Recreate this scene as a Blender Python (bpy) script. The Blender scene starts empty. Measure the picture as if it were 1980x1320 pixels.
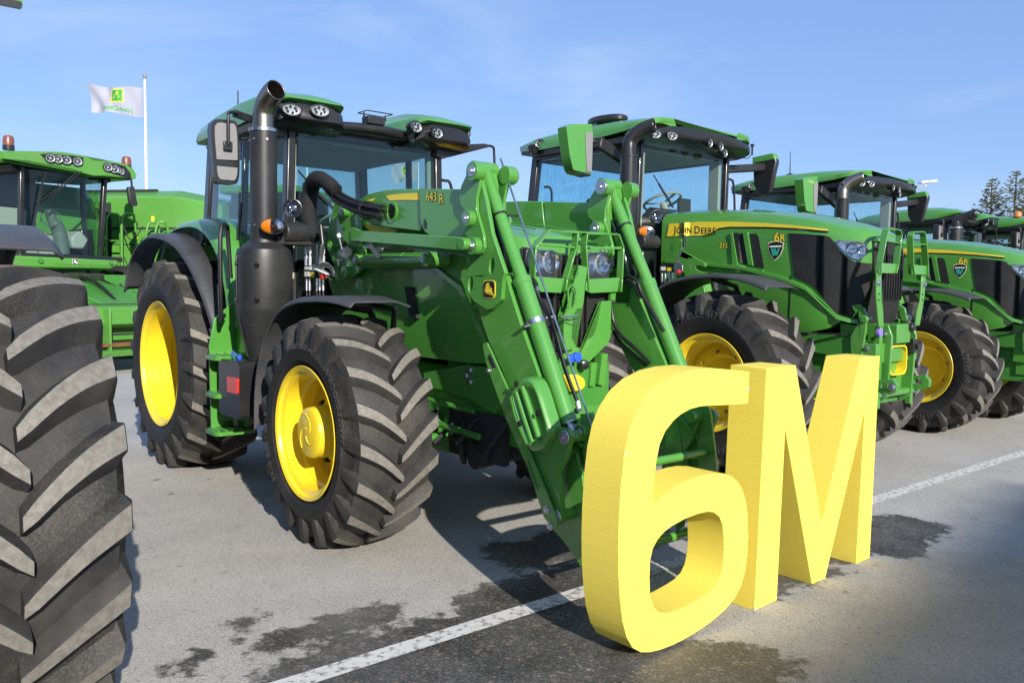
import bpy, bmesh, math, random
from mathutils import Vector, Matrix
from mathutils.geometry import tessellate_polygon
from math import sin, cos, pi, radians as R_
random.seed(7)
SC = bpy.context.scene
COL = SC.collection
# ------------------------------------------------------------------ camera
PITCH, ROLL, CAMH = 0.0652, 0.0138, 1.5612
cam_d = bpy.data.cameras.new("camera"); cam_d.sensor_width = 36; cam_d.lens = 1596.7/1980*36
cam_d.clip_start = 0.05; cam_d.clip_end = 6000
cam = bpy.data.objects.new("camera", cam_d); COL.objects.link(cam)
_U = Vector((0, sin(PITCH), cos(PITCH))); _X = Vector((1, 0, 0)); _F = Vector((0, cos(PITCH), -sin(PITCH)))
_r = _X*cos(ROLL)+_U*sin(ROLL); _u = _U*cos(ROLL)-_X*sin(ROLL)
M = Matrix((( _r.x, _u.x, -_F.x, 0), (_r.y, _u.y, -_F.y, 0), (_r.z, _u.z, -_F.z, CAMH), (0, 0, 0, 1)))
cam.matrix_world = M
SC.camera = cam
# ------------------------------------------------------------------ sky, sun, exposure
SUN_TO = Vector((0.3700, -0.8350, 0.4070)).normalized()      # direction towards the sun
elev = math.asin(SUN_TO.z)
world = bpy.data.worlds.new("World"); SC.world = world; world.use_nodes = True
nt = world.node_tree; nt.nodes.clear()
wo = nt.nodes.new('ShaderNodeOutputWorld'); bg = nt.nodes.new('ShaderNodeBackground')
sky = nt.nodes.new('ShaderNodeTexSky'); sky.sky_type = 'NISHITA'; sky.sun_disc = False
sky.sun_elevation = elev; sky.sun_rotation = math.atan2(SUN_TO.x, SUN_TO.y)
sky.altitude = 50; sky.air_density = 1.0; sky.dust_density = 0.4; sky.ozone_density = 3.0
# thin cirrus: stretched noise laid over the sky
tc = nt.nodes.new('ShaderNodeTexCoord'); mp = nt.nodes.new('ShaderNodeMapping')
mp.inputs['Scale'].default_value = (1.6, 1.2, 5.0); mp.inputs['Rotation'].default_value = (0.2, 0.5, 0.3)
nz = nt.nodes.new('ShaderNodeTexNoise'); nz.inputs['Scale'].default_value = 1.7; nz.inputs['Detail'].default_value = 6; nz.inputs['Roughness'].default_value = .55; nz.inputs['Distortion'].default_value = .6
rp = nt.nodes.new('ShaderNodeMapRange'); rp.inputs[1].default_value = .47; rp.inputs[2].default_value = .8; rp.inputs[3].default_value = 0; rp.inputs[4].default_value = .62
mx = nt.nodes.new('ShaderNodeMix'); mx.data_type = 'RGBA'; mx.inputs[7].default_value = (4.2, 5.2, 6.6, 1)
nt.links.new(tc.outputs['Generated'], mp.inputs[0]); nt.links.new(mp.outputs[0], nz.inputs[0]); nt.links.new(nz.outputs[0], rp.inputs[0])
nt.links.new(rp.outputs[0], mx.inputs[0]);
veil = nt.nodes.new('ShaderNodeMix'); veil.data_type = 'RGBA'; veil.inputs[0].default_value = .55; veil.inputs[7].default_value = (1.75, 2.95, 6.2, 1)   # even high haze
nt.links.new(sky.outputs[0], veil.inputs[6]); nt.links.new(veil.outputs[2], mx.inputs[6]); nt.links.new(mx.outputs[2], bg.inputs[0]); nt.links.new(bg.outputs[0], wo.inputs[0])
bg.inputs[1].default_value = 0.11
sd = bpy.data.lights.new("sun", 'SUN'); sd.energy = 5.0; sd.angle = R_(0.5); sd.color = (1.0, .93, .82)
sun = bpy.data.objects.new("sun", sd); COL.objects.link(sun); sun.rotation_euler = SUN_TO.to_track_quat('Z', 'Y').to_euler(); sun.location = (20, -40, 30)
SC.view_settings.view_transform = 'Standard'; SC.view_settings.look = 'None'; SC.view_settings.gamma = 1; SC.view_settings.exposure = 0.52
SC.cycles.max_bounces = 8; SC.cycles.transparent_max_bounces = 24

# ------------------------------------------------------------------ materials
def mat(name, col, rough=.5, metal=0., coat=0., noise=None, bump=None, trans=0., ior=1.45, emis=None, spec=.5, dust=0.):
    m = bpy.data.materials.new(name); m.use_nodes = True; n = m.node_tree.nodes; L = m.node_tree.links; b = n['Principled BSDF']
    b.inputs['Base Color'].default_value = (*col, 1); b.inputs['Roughness'].default_value = rough; b.inputs['Metallic'].default_value = metal
    b.inputs['Coat Weight'].default_value = coat; b.inputs['Coat Roughness'].default_value = .06; b.inputs['Transmission Weight'].default_value = trans
    b.inputs['IOR'].default_value = ior; b.inputs['Specular IOR Level'].default_value = spec
    tcx = n.new('ShaderNodeTexCoord')
    last = None
    if noise:      # (scale, second colour, low, high)
        t = n.new('ShaderNodeTexNoise'); t.inputs['Scale'].default_value = noise[0]; t.inputs['Detail'].default_value = 8; t.inputs['Roughness'].default_value = .65
        r = n.new('ShaderNodeMapRange'); r.inputs[1].default_value = noise[2]; r.inputs[2].default_value = noise[3]
        x = n.new('ShaderNodeMix'); x.data_type = 'RGBA'; x.inputs[6].default_value = (*col, 1); x.inputs[7].default_value = (*noise[1], 1)
        L.new(tcx.outputs['Object'], t.inputs[0]); L.new(t.outputs[0], r.inputs[0]); L.new(r.outputs[0], x.inputs[0]); last = x.outputs[2]
        L.new(last, b.inputs['Base Color'])
        rr = n.new('ShaderNodeMapRange'); rr.inputs[3].default_value = rough*.85; rr.inputs[4].default_value = min(1, rough*1.25)
        L.new(t.outputs[0], rr.inputs[0]); L.new(rr.outputs[0], b.inputs['Roughness'])
    if dust:       # fine settled dust specks
        t = n.new('ShaderNodeTexNoise'); t.inputs['Scale'].default_value = 120; t.inputs['Detail'].default_value = 3
        t2 = n.new('ShaderNodeTexNoise'); t2.inputs['Scale'].default_value = 3; t2.inputs['Detail'].default_value = 5
        L.new(tcx.outputs['Object'], t.inputs[0]); L.new(tcx.outputs['Object'], t2.inputs[0])
        ml = n.new('ShaderNodeMath'); ml.operation = 'MULTIPLY'; L.new(t.outputs[0], ml.inputs[0]); L.new(t2.outputs[0], ml.inputs[1])
        r = n.new('ShaderNodeMapRange'); r.inputs[1].default_value = .27; r.inputs[2].default_value = .42; r.inputs[4].default_value = dust; L.new(ml.outputs[0], r.inputs[0])
        x = n.new('ShaderNodeMix'); x.data_type = 'RGBA'; x.inputs[6].default_value = (*col, 1); x.inputs[7].default_value = (.33, .30, .24, 1)
        if last: L.new(last, x.inputs[6])
        L.new(r.outputs[0], x.inputs[0]); L.new(x.outputs[2], b.inputs['Base Color'])
    if bump:       # (scale, strength, distance)
        t = n.new('ShaderNodeTexNoise'); t.inputs['Scale'].default_value = bump[0]; t.inputs['Detail'].default_value = 4
        u = n.new('ShaderNodeBump'); u.inputs['Strength'].default_value = bump[1]; u.inputs['Distance'].default_value = bump[2]
        L.new(tcx.outputs['Object'], t.inputs[0]); L.new(t.outputs[0], u.inputs['Height']); L.new(u.outputs[0], b.inputs['Normal'])
    if emis: b.inputs['Emission Color'].default_value = (*emis, 1); b.inputs['Emission Strength'].default_value = 1
    return m
GREEN = mat("green_paint", (.066, .25, .036), .30, coat=.8, noise=(2.2, (.074, .265, .042), .35, .7), bump=(9, .05, .004), dust=.10)
GREEN2 = mat("green_cast_paint", (.042, .20, .028), .42, coat=.3, noise=(5, (.055, .22, .035), .35, .7), bump=(60, .12, .003), dust=.18)
HGREEN = mat("sun_faded_green_paint", (.085, .27, .04), .4, coat=.3, noise=(1.5, (.07, .24, .035), .35, .7), dust=.2)
YEL = mat("yellow_rim_paint", (.80, .60, .025), .33, coat=.4, noise=(3, (.76, .56, .02), .35, .7), dust=.10)
STRIPE = mat("yellow_stripe_decal", (.82, .62, .04), .4, coat=.2)
DECALBLK = mat("black_decal", (.012, .012, .012), .35, coat=.3)
WHITE = mat("white_paint", (.78, .78, .76), .45)
BLK = mat("black_moulded_plastic", (.017, .018, .020), .40, noise=(4, (.024, .025, .027), .4, .65), bump=(260, .25, .002), dust=.06)
BLKS = mat("black_satin_paint", (.014, .014, .016), .3, coat=.25, bump=(12, .04, .004), dust=.05)
GRILLE = mat("black_grille_mesh", (.012, .012, .012), .6, bump=(500, .6, .003), dust=.05)
FEND = mat("black_grained_fender_plastic", (.045, .047, .053), .42, noise=(5, (.060, .062, .068), .4, .65), bump=(400, .5, .002), dust=.1)
DARK = mat("dark_interior_plastic", (.035, .037, .036), .75, spec=.2)
IVORY = mat("grey_cab_trim", (.34, .35, .30), .7)
HOSE = mat("black_rubber_hose", (.012, .012, .013), .42, bump=(180, .2, .001))
SLEEVE = mat("woven_hose_sleeve", (.010, .010, .011), .85, bump=(240, .9, .003))
STEEL = mat("bare_steel", (.55, .56, .57), .25, metal=1, noise=(20, (.42, .42, .42), .4, .6))
ZINC = mat("zinc_plated_steel", (.62, .64, .68), .34, metal=1, noise=(30, (.5, .5, .55), .4, .6))
STAIN = mat("stainless_exhaust_pipe", (.30, .275, .25), .34, metal=1, noise=(9, (.22, .19, .165), .35, .65))
CHROME = mat("chrome_reflector", (.62, .63, .66), .10, metal=1, noise=(22, (.16, .16, .17), .45, .6))
LEDW = mat("led_lamp_reflector", (.42, .43, .44), .3, metal=.3)
GREYM = mat("grey_mirror_back", (.20, .20, .205), .45, bump=(300, .2, .001))
AMBER = mat("amber_lens", (.62, .17, .01), .12, coat=1)
RED = mat("red_plastic", (.62, .03, .02), .25, coat=.6)
BLUE = mat("blue_plastic_cap", (.02, .09, .62), .35, coat=.3)
PURP = mat("violet_plastic_cap", (.22, .16, .55), .35)
RUST = mat("rusty_worn_metal", (.25, .09, .035), .8, noise=(12, (.12, .06, .03), .35, .65))
FOAM = None
def rubber(name, col, col2, sc, bumpd):
    m = mat(name, col, .62, noise=(sc, col2, .35, .7), bump=(90, .35, bumpd), spec=.35, dust=.10)
    return m
RUB = rubber("tyre_rubber", (.022, .022, .023), (.050, .048, .044), 7, .002)
RUBT = rubber("worn_lug_top_rubber", (.20, .187, .163), (.115, .107, .092), 38, .006)
RUBD = rubber("dark_sidewall_rubber", (.016, .016, .017), (.026, .025, .025), 5, .0015)
def glass(name, tint, rmix=1.45, rough=.0, bumps=None):
    m = bpy.data.materials.new(name); m.use_nodes = True; n = m.node_tree.nodes; L = m.node_tree.links; n.clear()
    o = n.new('ShaderNodeOutputMaterial'); t = n.new('ShaderNodeBsdfTransparent'); g = n.new('ShaderNodeBsdfGlossy'); x = n.new('ShaderNodeMixShader'); lw = n.new('ShaderNodeLayerWeight'); pw = n.new('ShaderNodeMath'); pw.operation = 'POWER'; pw.inputs[1].default_value = 4.0; f = n.new('ShaderNodeMapRange'); f.inputs[3].default_value = .045; f.inputs[4].default_value = .9; L.new(lw.outputs['Facing'], pw.inputs[0]); L.new(pw.outputs[0], f.inputs[0])
    t.inputs[0].default_value = (*tint, 1); g.inputs['Roughness'].default_value = rough
    L.new(f.outputs[0], x.inputs[0]); L.new(t.outputs[0], x.inputs[1]); L.new(g.outputs[0], x.inputs[2]); L.new(x.outputs[0], o.inputs[0])
    if bumps:
        tcx = n.new('ShaderNodeTexCoord'); mp_ = n.new('ShaderNodeMapping'); mp_.inputs['Scale'].default_value = (16, 16, 4)
        w = n.new('ShaderNodeTexNoise'); w.inputs['Scale'].default_value = 3; w.inputs['Detail'].default_value = 5; w.inputs['Distortion'].default_value = 1.2
        r = n.new('ShaderNodeValToRGB'); r.color_ramp.elements[0].position = .38; r.color_ramp.elements[1].position = .62
        r.color_ramp.elements[0].color = (*bumps[0], 1); r.color_ramp.elements[1].color = (*bumps[1], 1)
        L.new(tcx.outputs['Object'], mp_.inputs[0]); L.new(mp_.outputs[0], w.inputs[0]); L.new(w.outputs[0], r.inputs[0]); L.new(r.outputs[0], t.inputs[0])
    return m
GLASS = glass("tinted_cab_glass", (.70, .82, .82))
GLASSB = glass("rear_window_with_film", (.5, .8, .9), bumps=((.60, .84, .95), (.76, .94, 1.0)))
LENS = glass("clear_lamp_lens", (.95, .97, 1.0), 1.5)

# ------------------------------------------------------------------ mesh builder (local frame: s forward, r to the right, h up)
class MB:
    def __init__(s): s.v = []; s.f = []; s.m = []
    def add(s, vs, fs, mi=0):
        b = len(s.v); s.v += [tuple(p) for p in vs]; s.f += [tuple(i+b for i in f) for f in fs]; s.m += [mi]*len(fs); return s
    def box(s, s0, s1, r0, r1, h0, h1, mi=0):
        vs = [(a, b, c) for a in (s0, s1) for b in (r0, r1) for c in (h0, h1)]
        return s.add(vs, [(0, 1, 3, 2), (4, 6, 7, 5), (0, 4, 5, 1), (2, 3, 7, 6), (0, 2, 6, 4), (1, 5, 7, 3)], mi)
    def beam(s, p, q, w, t, mi=0, up=(0, 0, 1)):       # rectangular bar between two points
        p = Vector(p); q = Vector(q); d = (q-p).normalized(); a = d.cross(Vector(up))
        if a.length < 1e-4: a = d.cross(Vector((0, 1, 0)))
        a.normalize(); b = a.cross(d)
        vs = []
        for e in (p, q):
            for x, y in ((-1, -1), (1, -1), (1, 1), (-1, 1)): vs.append(e+a*(x*w/2)+b*(y*t/2))
        return s.add(vs, [(0, 1, 2, 3), (7, 6, 5, 4), (0, 4, 5, 1), (1, 5, 6, 2), (2, 6, 7, 3), (3, 7, 4, 0)], mi)
    def prism(s, poly, a, b, ax='r', holes=(), mi=0, mie=None, fn=None):
        loops = [list(poly)]+[list(h) for h in holes]
        if holes: tri = tessellate_polygon([[Vector((p[0], p[1], 0)) for p in l] for l in loops])
        else:
            bm = bmesh.new(); bv = [bm.verts.new((p[0], p[1], 0)) for p in poly]; bf = bm.faces.new(bv); bm.verts.index_update()
            bmesh.ops.triangulate(bm, faces=[bf], ngon_method='EAR_CLIP'); tri = [tuple(v.index for v in f.verts) for f in bm.faces]; bm.free()
        fl = [p for l in loops for p in l]; n = len(fl)
        def mk(p, c):
            if fn: return fn(p[0], p[1], c)
            return {'r': (p[0], c, p[1]), 's': (c, p[0], p[1]), 'h': (p[0], p[1], c)}[ax]
        vs = [mk(p, a) for p in fl]+[mk(p, b) for p in fl]
        fs = [tuple(t) for t in tri]+[tuple(i+n for i in t)[::-1] for t in tri]
        s.add(vs, fs, mi); o = 0; base = len(s.v)-2*n
        for l in loops:
            k = len(l)
            for i in range(k):
                j = (i+1) % k; s.f.append((base+o+i, base+o+j, base+n+o+j, base+n+o+i)); s.m.append(mi if mie is None else mie)
            o += k
        return s
    def cyl(s, p, q, r0, r1=None, n=24, mi=0, caps=True):
        r1 = r0 if r1 is None else r1; p = Vector(p); q = Vector(q); d = (q-p).normalized()
        a = d.orthogonal().normalized(); b = d.cross(a)
        vs = [p+(a*cos(2*pi*i/n)+b*sin(2*pi*i/n))*r0 for i in range(n)]+[q+(a*cos(2*pi*i/n)+b*sin(2*pi*i/n))*r1 for i in range(n)]
        fs = [(i, (i+1) % n, n+(i+1) % n, n+i) for i in range(n)]
        if caps: fs += [tuple(range(n))[::-1], tuple(range(n, 2*n))]
        return s.add(vs, fs, mi)
    def rev(s, prof, o, d, n=48, mi=0, a0=0, a1=2*pi, mf=None):   # prof: (axial, radius)
        o = Vector(o); d = Vector(d).normalized(); a = Vector((1, 0, 0)) if abs(d.x) < .9 else Vector((0, 0, 1)); a = (a-d*a.dot(d)).normalized(); b = d.cross(a)
        full = abs(a1-a0-2*pi) < 1e-6; k = n if full else n+1; m = len(prof); vs = []
        for i in range(k):
            t = a0+(a1-a0)*i/n; e = a*cos(t)+b*sin(t)
            for (z, r) in prof: vs.append(o+d*z+e*r)
        B = len(s.v); s.v += [tuple(v) for v in vs]
        for i in range(n):
            j = (i+1) % k
            for q in range(m-1):
                s.f.append((B+i*m+q, B+i*m+q+1, B+j*m+q+1, B+j*m+q)); s.m.append(mf(q) if mf else mi)
        return s
    def tube(s, pts, rad, n=10, mi=0, smooth=0, caps=True, closed=False, flat=1.0):
        P = [Vector(p) for p in pts]
        if smooth:
            Q = []
            K = len(P)
            for i in range(K-1):
                p0 = P[max(i-1, 0)]; p1 = P[i]; p2 = P[i+1]; p3 = P[min(i+2, K-1)]
                for j in range(smooth):
                    t = j/smooth
                    Q.append(.5*((2*p1)+(p2-p0)*t+(2*p0-5*p1+4*p2-p3)*t*t+(3*p1-p0-3*p2+p3)*t**3))
            Q.append(P[-1]); P = Q
        K = len(P); rr = rad if isinstance(rad, (list, tuple)) else [rad]*K
        if len(rr) != K: rr = [rr[min(len(rr)-1, int(i*(len(rr)-1)/(K-1)+.5))] for i in range(K)]
        T = []
        for i in range(K):
            if closed: T.append((P[(i+1) % K]-P[i-1]).normalized())
            else: T.append((P[min(i+1, K-1)]-P[max(i-1, 0)]).normalized())
        a = T[0].orthogonal().normalized(); vs = []
        for i in range(K):
            a = (a-T[i]*a.dot(T[i])).normalized(); b = T[i].cross(a)
            for k in range(n): vs.append(P[i]+(a*cos(2*pi*k/n)+b*sin(2*pi*k/n)*flat)*rr[i])
        fs = []
        for i in range(K if closed else K-1):
            j = (i+1) % K
            for k in range(n): fs.append((i*n+k, i*n+(k+1) % n, j*n+(k+1) % n, j*n+k))
        if caps and not closed: fs += [tuple(range(n))[::-1], tuple(range((K-1)*n, K*n))]
        return s.add(vs, fs, mi)
    def loft(s, rings, mi=0, caps=True, closed=True):
        m = len(rings[0]); vs = [p for r in rings for p in r]; fs = []
        for i in range(len(rings)-1):
            for k in range(m if closed else m-1):
                l = (k+1) % m; fs.append((i*m+k, i*m+l, (i+1)*m+l, (i+1)*m+k))
        if caps and closed: fs += [tuple(range(m))[::-1], tuple(range((len(rings)-1)*m, len(rings)*m))]
        return s.add(vs, fs, mi)
    def sheet(s, A, B, mi=0, t=0):                      # strip between two polylines
        n = len(A); return s.add(list(A)+list(B), [(i, i+1, n+i+1, n+i) for i in range(n-1)], mi)
    def bolt(s, c, d, r=.014, l=.012, mi=0):
        c = Vector(c); d = Vector(d).normalized(); s.cyl(c, c+d*l*.35, r*1.5, n=14, mi=mi); s.cyl(c+d*l*.35, c+d*l, r, n=6, mi=mi); return s
    def groups(s):                                       # loose pieces that stand well apart, each as a builder of its own
        n = len(s.v); par = list(range(n))
        def root(i):
            while par[i] != i: par[i] = par[par[i]]; i = par[i]
            return i
        key = {}
        for i, p in enumerate(s.v):
            k = (round(p[0], 4), round(p[1], 4), round(p[2], 4))
            if k in key: par[root(i)] = root(key[k])
            else: key[k] = i
        for f in s.f:
            a = root(f[0])
            for i in f[1:]: par[root(i)] = a
        isl = {}
        for f in s.f: isl.setdefault(root(f[0]), set()).update(f)
        ks = list(isl)
        if len(ks) < 2 or len(ks) > 250: return [s]
        bx = [([min(s.v[i][d] for i in isl[k]) for d in range(3)], [max(s.v[i][d] for i in isl[k]) for d in range(3)]) for k in ks]
        sz = [max(h[d]-l[d] for d in range(3)) for l, h in bx]; gp = list(range(len(ks)))
        def gr(i):
            while gp[i] != i: i = gp[i]
            return i
        for i in range(len(ks)):
            for j in range(i+1, len(ks)):
                q = sum(max(0, bx[i][0][d]-bx[j][1][d], bx[j][0][d]-bx[i][1][d])**2 for d in range(3))**.5
                if q <= max(.019, .49*max(sz[i], sz[j])): gp[gr(i)] = gr(j)
        cl = {}
        for i in range(len(ks)): cl.setdefault(gr(i), []).append(ks[i])
        if len(cl) < 2: return [s]
        out = []
        for c in cl.values():
            c = set(c); m = MB()
            for f, mm in zip(s.f, s.m):
                if root(f[0]) in c: m.f.append(f); m.m.append(mm)
            us = sorted({i for f in m.f for i in f}); ix = {a: b for b, a in enumerate(us)}; m.v = [s.v[i] for i in us]; m.f = [tuple(ix[i] for i in f) for f in m.f]; out.append(m)
        out.sort(key=lambda m: -len(m.v)); return out
    def mirror(s):                                       # add a copy with r negated
        n = len(s.v); s.v += [(a, -b, c) for a, b, c in s.v]; s.f += [tuple(i+n for i in f)[::-1] for f in s.f]; s.m += list(s.m); return s
    def mirrored(s):
        o = MB(); o.v = [(a, -b, c) for a, b, c in s.v]; o.f = [f[::-1] for f in s.f]; o.m = list(s.m); return o
    def mesh(s, name, mats, bevel=0, sharp=35):
        me = bpy.data.meshes.new(name); me.from_pydata([(a, -b, c) for a, b, c in s.v], [], s.f)
        for m in (mats if isinstance(mats, (list, tuple)) else [mats]): me.materials.append(m)
        me.polygons.foreach_set('material_index', s.m)
        bm = bmesh.new(); bm.from_mesh(me); bmesh.ops.remove_doubles(bm, verts=bm.verts, dist=1e-5)
        bmesh.ops.recalc_face_normals(bm, faces=bm.faces); bm.to_mesh(me); bm.free()
        me.polygons.foreach_set('use_smooth', [True]*len(me.polygons)); me.set_sharp_from_angle(angle=R_(sharp)); me.update()
        return me
def part(name, mb, mats, parent, bevel=0, sharp=35, label=None, loc=None, rotz=None, solid=0, lr=False):
    if lr:                                               # left and right pieces become parts of their own
        h = [MB(), MB()]
        for f, m_ in zip(mb.f, mb.m): k = h[0 if sum(mb.v[i][1] for i in f)/len(f) > 0 else 1]; k.f.append(f); k.m.append(m_)
        r = None
        for k in h:
            if not k.f: continue
            us = sorted({i for f in k.f for i in f}); ix = {a: b for b, a in enumerate(us)}; k.v = [mb.v[i] for i in us]; k.f = [tuple(ix[i] for i in f) for f in k.f]
            r = part(name, k, mats, parent, bevel, sharp, label, loc, rotz, solid) if r is None else (part(name, k, mats, parent, bevel, sharp, label, loc, rotz, solid) and r)
        return r
    if isinstance(mb, MB) and name not in ('crown', 'trunk', 'far_woodland', 'wheel_disc', 'ground'):
        g = mb.groups()
        if len(g) > 1:
            os_ = [part(name, k, mats, parent, bevel, sharp, label, loc, rotz, solid) for k in g]; return os_[0]
    me = mb if isinstance(mb, bpy.types.Mesh) else mb.mesh(name, mats, sharp=sharp)
    o = bpy.data.objects.new(name, me); COL.objects.link(o); o.parent = parent
    if solid:
        k = o.modifiers.new('solid', 'SOLIDIFY'); k.thickness = solid; k.offset = 0
    if bevel:
        k = o.modifiers.new('bevel', 'BEVEL'); k.width = bevel; k.segments = 2; k.limit_method = 'ANGLE'; k.angle_limit = R_(40); k.harden_normals = False
    if label: o['label'] = label
    if loc: o.location = (loc[0], -loc[1], loc[2])
    if rotz is not None: o.rotation_euler = (0, 0, rotz)
    return o
def thing(name, label, cat, loc=(0, 0, 0), rotz=0, group=None):
    o = bpy.data.objects.new(name, None); COL.objects.link(o); o.location = loc; o.rotation_euler = (0, 0, rotz); o.empty_display_size = .3
    o['label'] = label; o['category'] = cat
    if group: o['group'] = group
    return o
def tag(o, label, cat, group=None):
    o['label'] = label; o['category'] = cat
    if group: o['group'] = group
    return o
def copy_tree(o, parent=None):
    c = o.copy(); COL.objects.link(c); c.parent = parent
    for ch in list(o.children): copy_tree(ch, c)
    return c
def txt(body, size, fn, mb, mi=0, bold=.0, space=1.0, xs=1.0):   # flat lettering mapped through fn(x, y)
    cu = bpy.data.curves.new('t', 'FONT'); cu.body = body; cu.size = size; cu.offset = bold; cu.space_character = space; cu.resolution_u = 3
    ob = bpy.data.objects.new('t', cu); COL.objects.link(ob); dg = bpy.context.evaluated_depsgraph_get(); dg.update()
    me = bpy.data.meshes.new_from_object(ob.evaluated_get(dg))
    mb.add([fn(v.co.x*xs, v.co.y) for v in me.vertices], [tuple(p.vertices) for p in me.polygons], mi)
    w_ = max([v.co.x for v in me.vertices], default=size*.35)*xs+size*.10
    bpy.data.objects.remove(ob); bpy.data.curves.remove(cu); bpy.data.meshes.remove(me); return w_
def ell(cx, cy, rx, ry, n=20, rot=0):
    return [(cx+rx*cos(2*pi*i/n)*cos(rot)-ry*sin(2*pi*i/n)*sin(rot), cy+rx*cos(2*pi*i/n)*sin(rot)+ry*sin(2*pi*i/n)*cos(rot)) for i in range(n)]
def slot(cx, cy, rx, ry, rot=0, n=8):
    p = []
    for i in range(n+1): t = -pi/2+pi*i/n; p.append((rx*cos(t), (ry-rx)+rx*sin(t)*0+rx*sin(t)+0) if False else (0, 0))
    p = [(rx*cos(pi*i/n), ry-rx+rx*sin(pi*i/n)) for i in range(n+1)]+[(rx*cos(pi+pi*i/n), -(ry-rx)+rx*sin(pi+pi*i/n)) for i in range(n+1)]
    return [(cx+x*cos(rot)-y*sin(rot), cy+x*sin(rot)+y*cos(rot)) for x, y in p]
def rrect(x0, x1, y0, y1, r, n=5):
    o = []
    for cx, cy, a in ((x1-r, y1-r, 0), (x0+r, y1-r, pi/2), (x0+r, y0+r, pi), (x1-r, y0+r, 1.5*pi)):
        for i in range(n+1): t = a+pi/2*i/n; o.append((cx+r*cos(t), cy+r*sin(t)))
    return o
def spl(pts, k=6, closed=True):                          # smooth closed outline
    n = len(pts); o = []
    for i in range(n if closed else n-1):
        g = (lambda j: pts[j % n]) if closed else (lambda j: pts[max(0, min(n-1, j))])
        p0, p1, p2, p3 = g(i-1), g(i), g(i+1), g(i+2)
        for j in range(k):
            t = j/k; o.append(tuple(.5*((2*p1[d])+(p2[d]-p0[d])*t+(2*p0[d]-5*p1[d]+4*p2[d]-p3[d])*t*t+(3*p1[d]-p0[d]-3*p2[d]+p3[d])*t**3) for d in (0, 1)))
    if not closed: o.append(tuple(pts[-1]))
    return o

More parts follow.
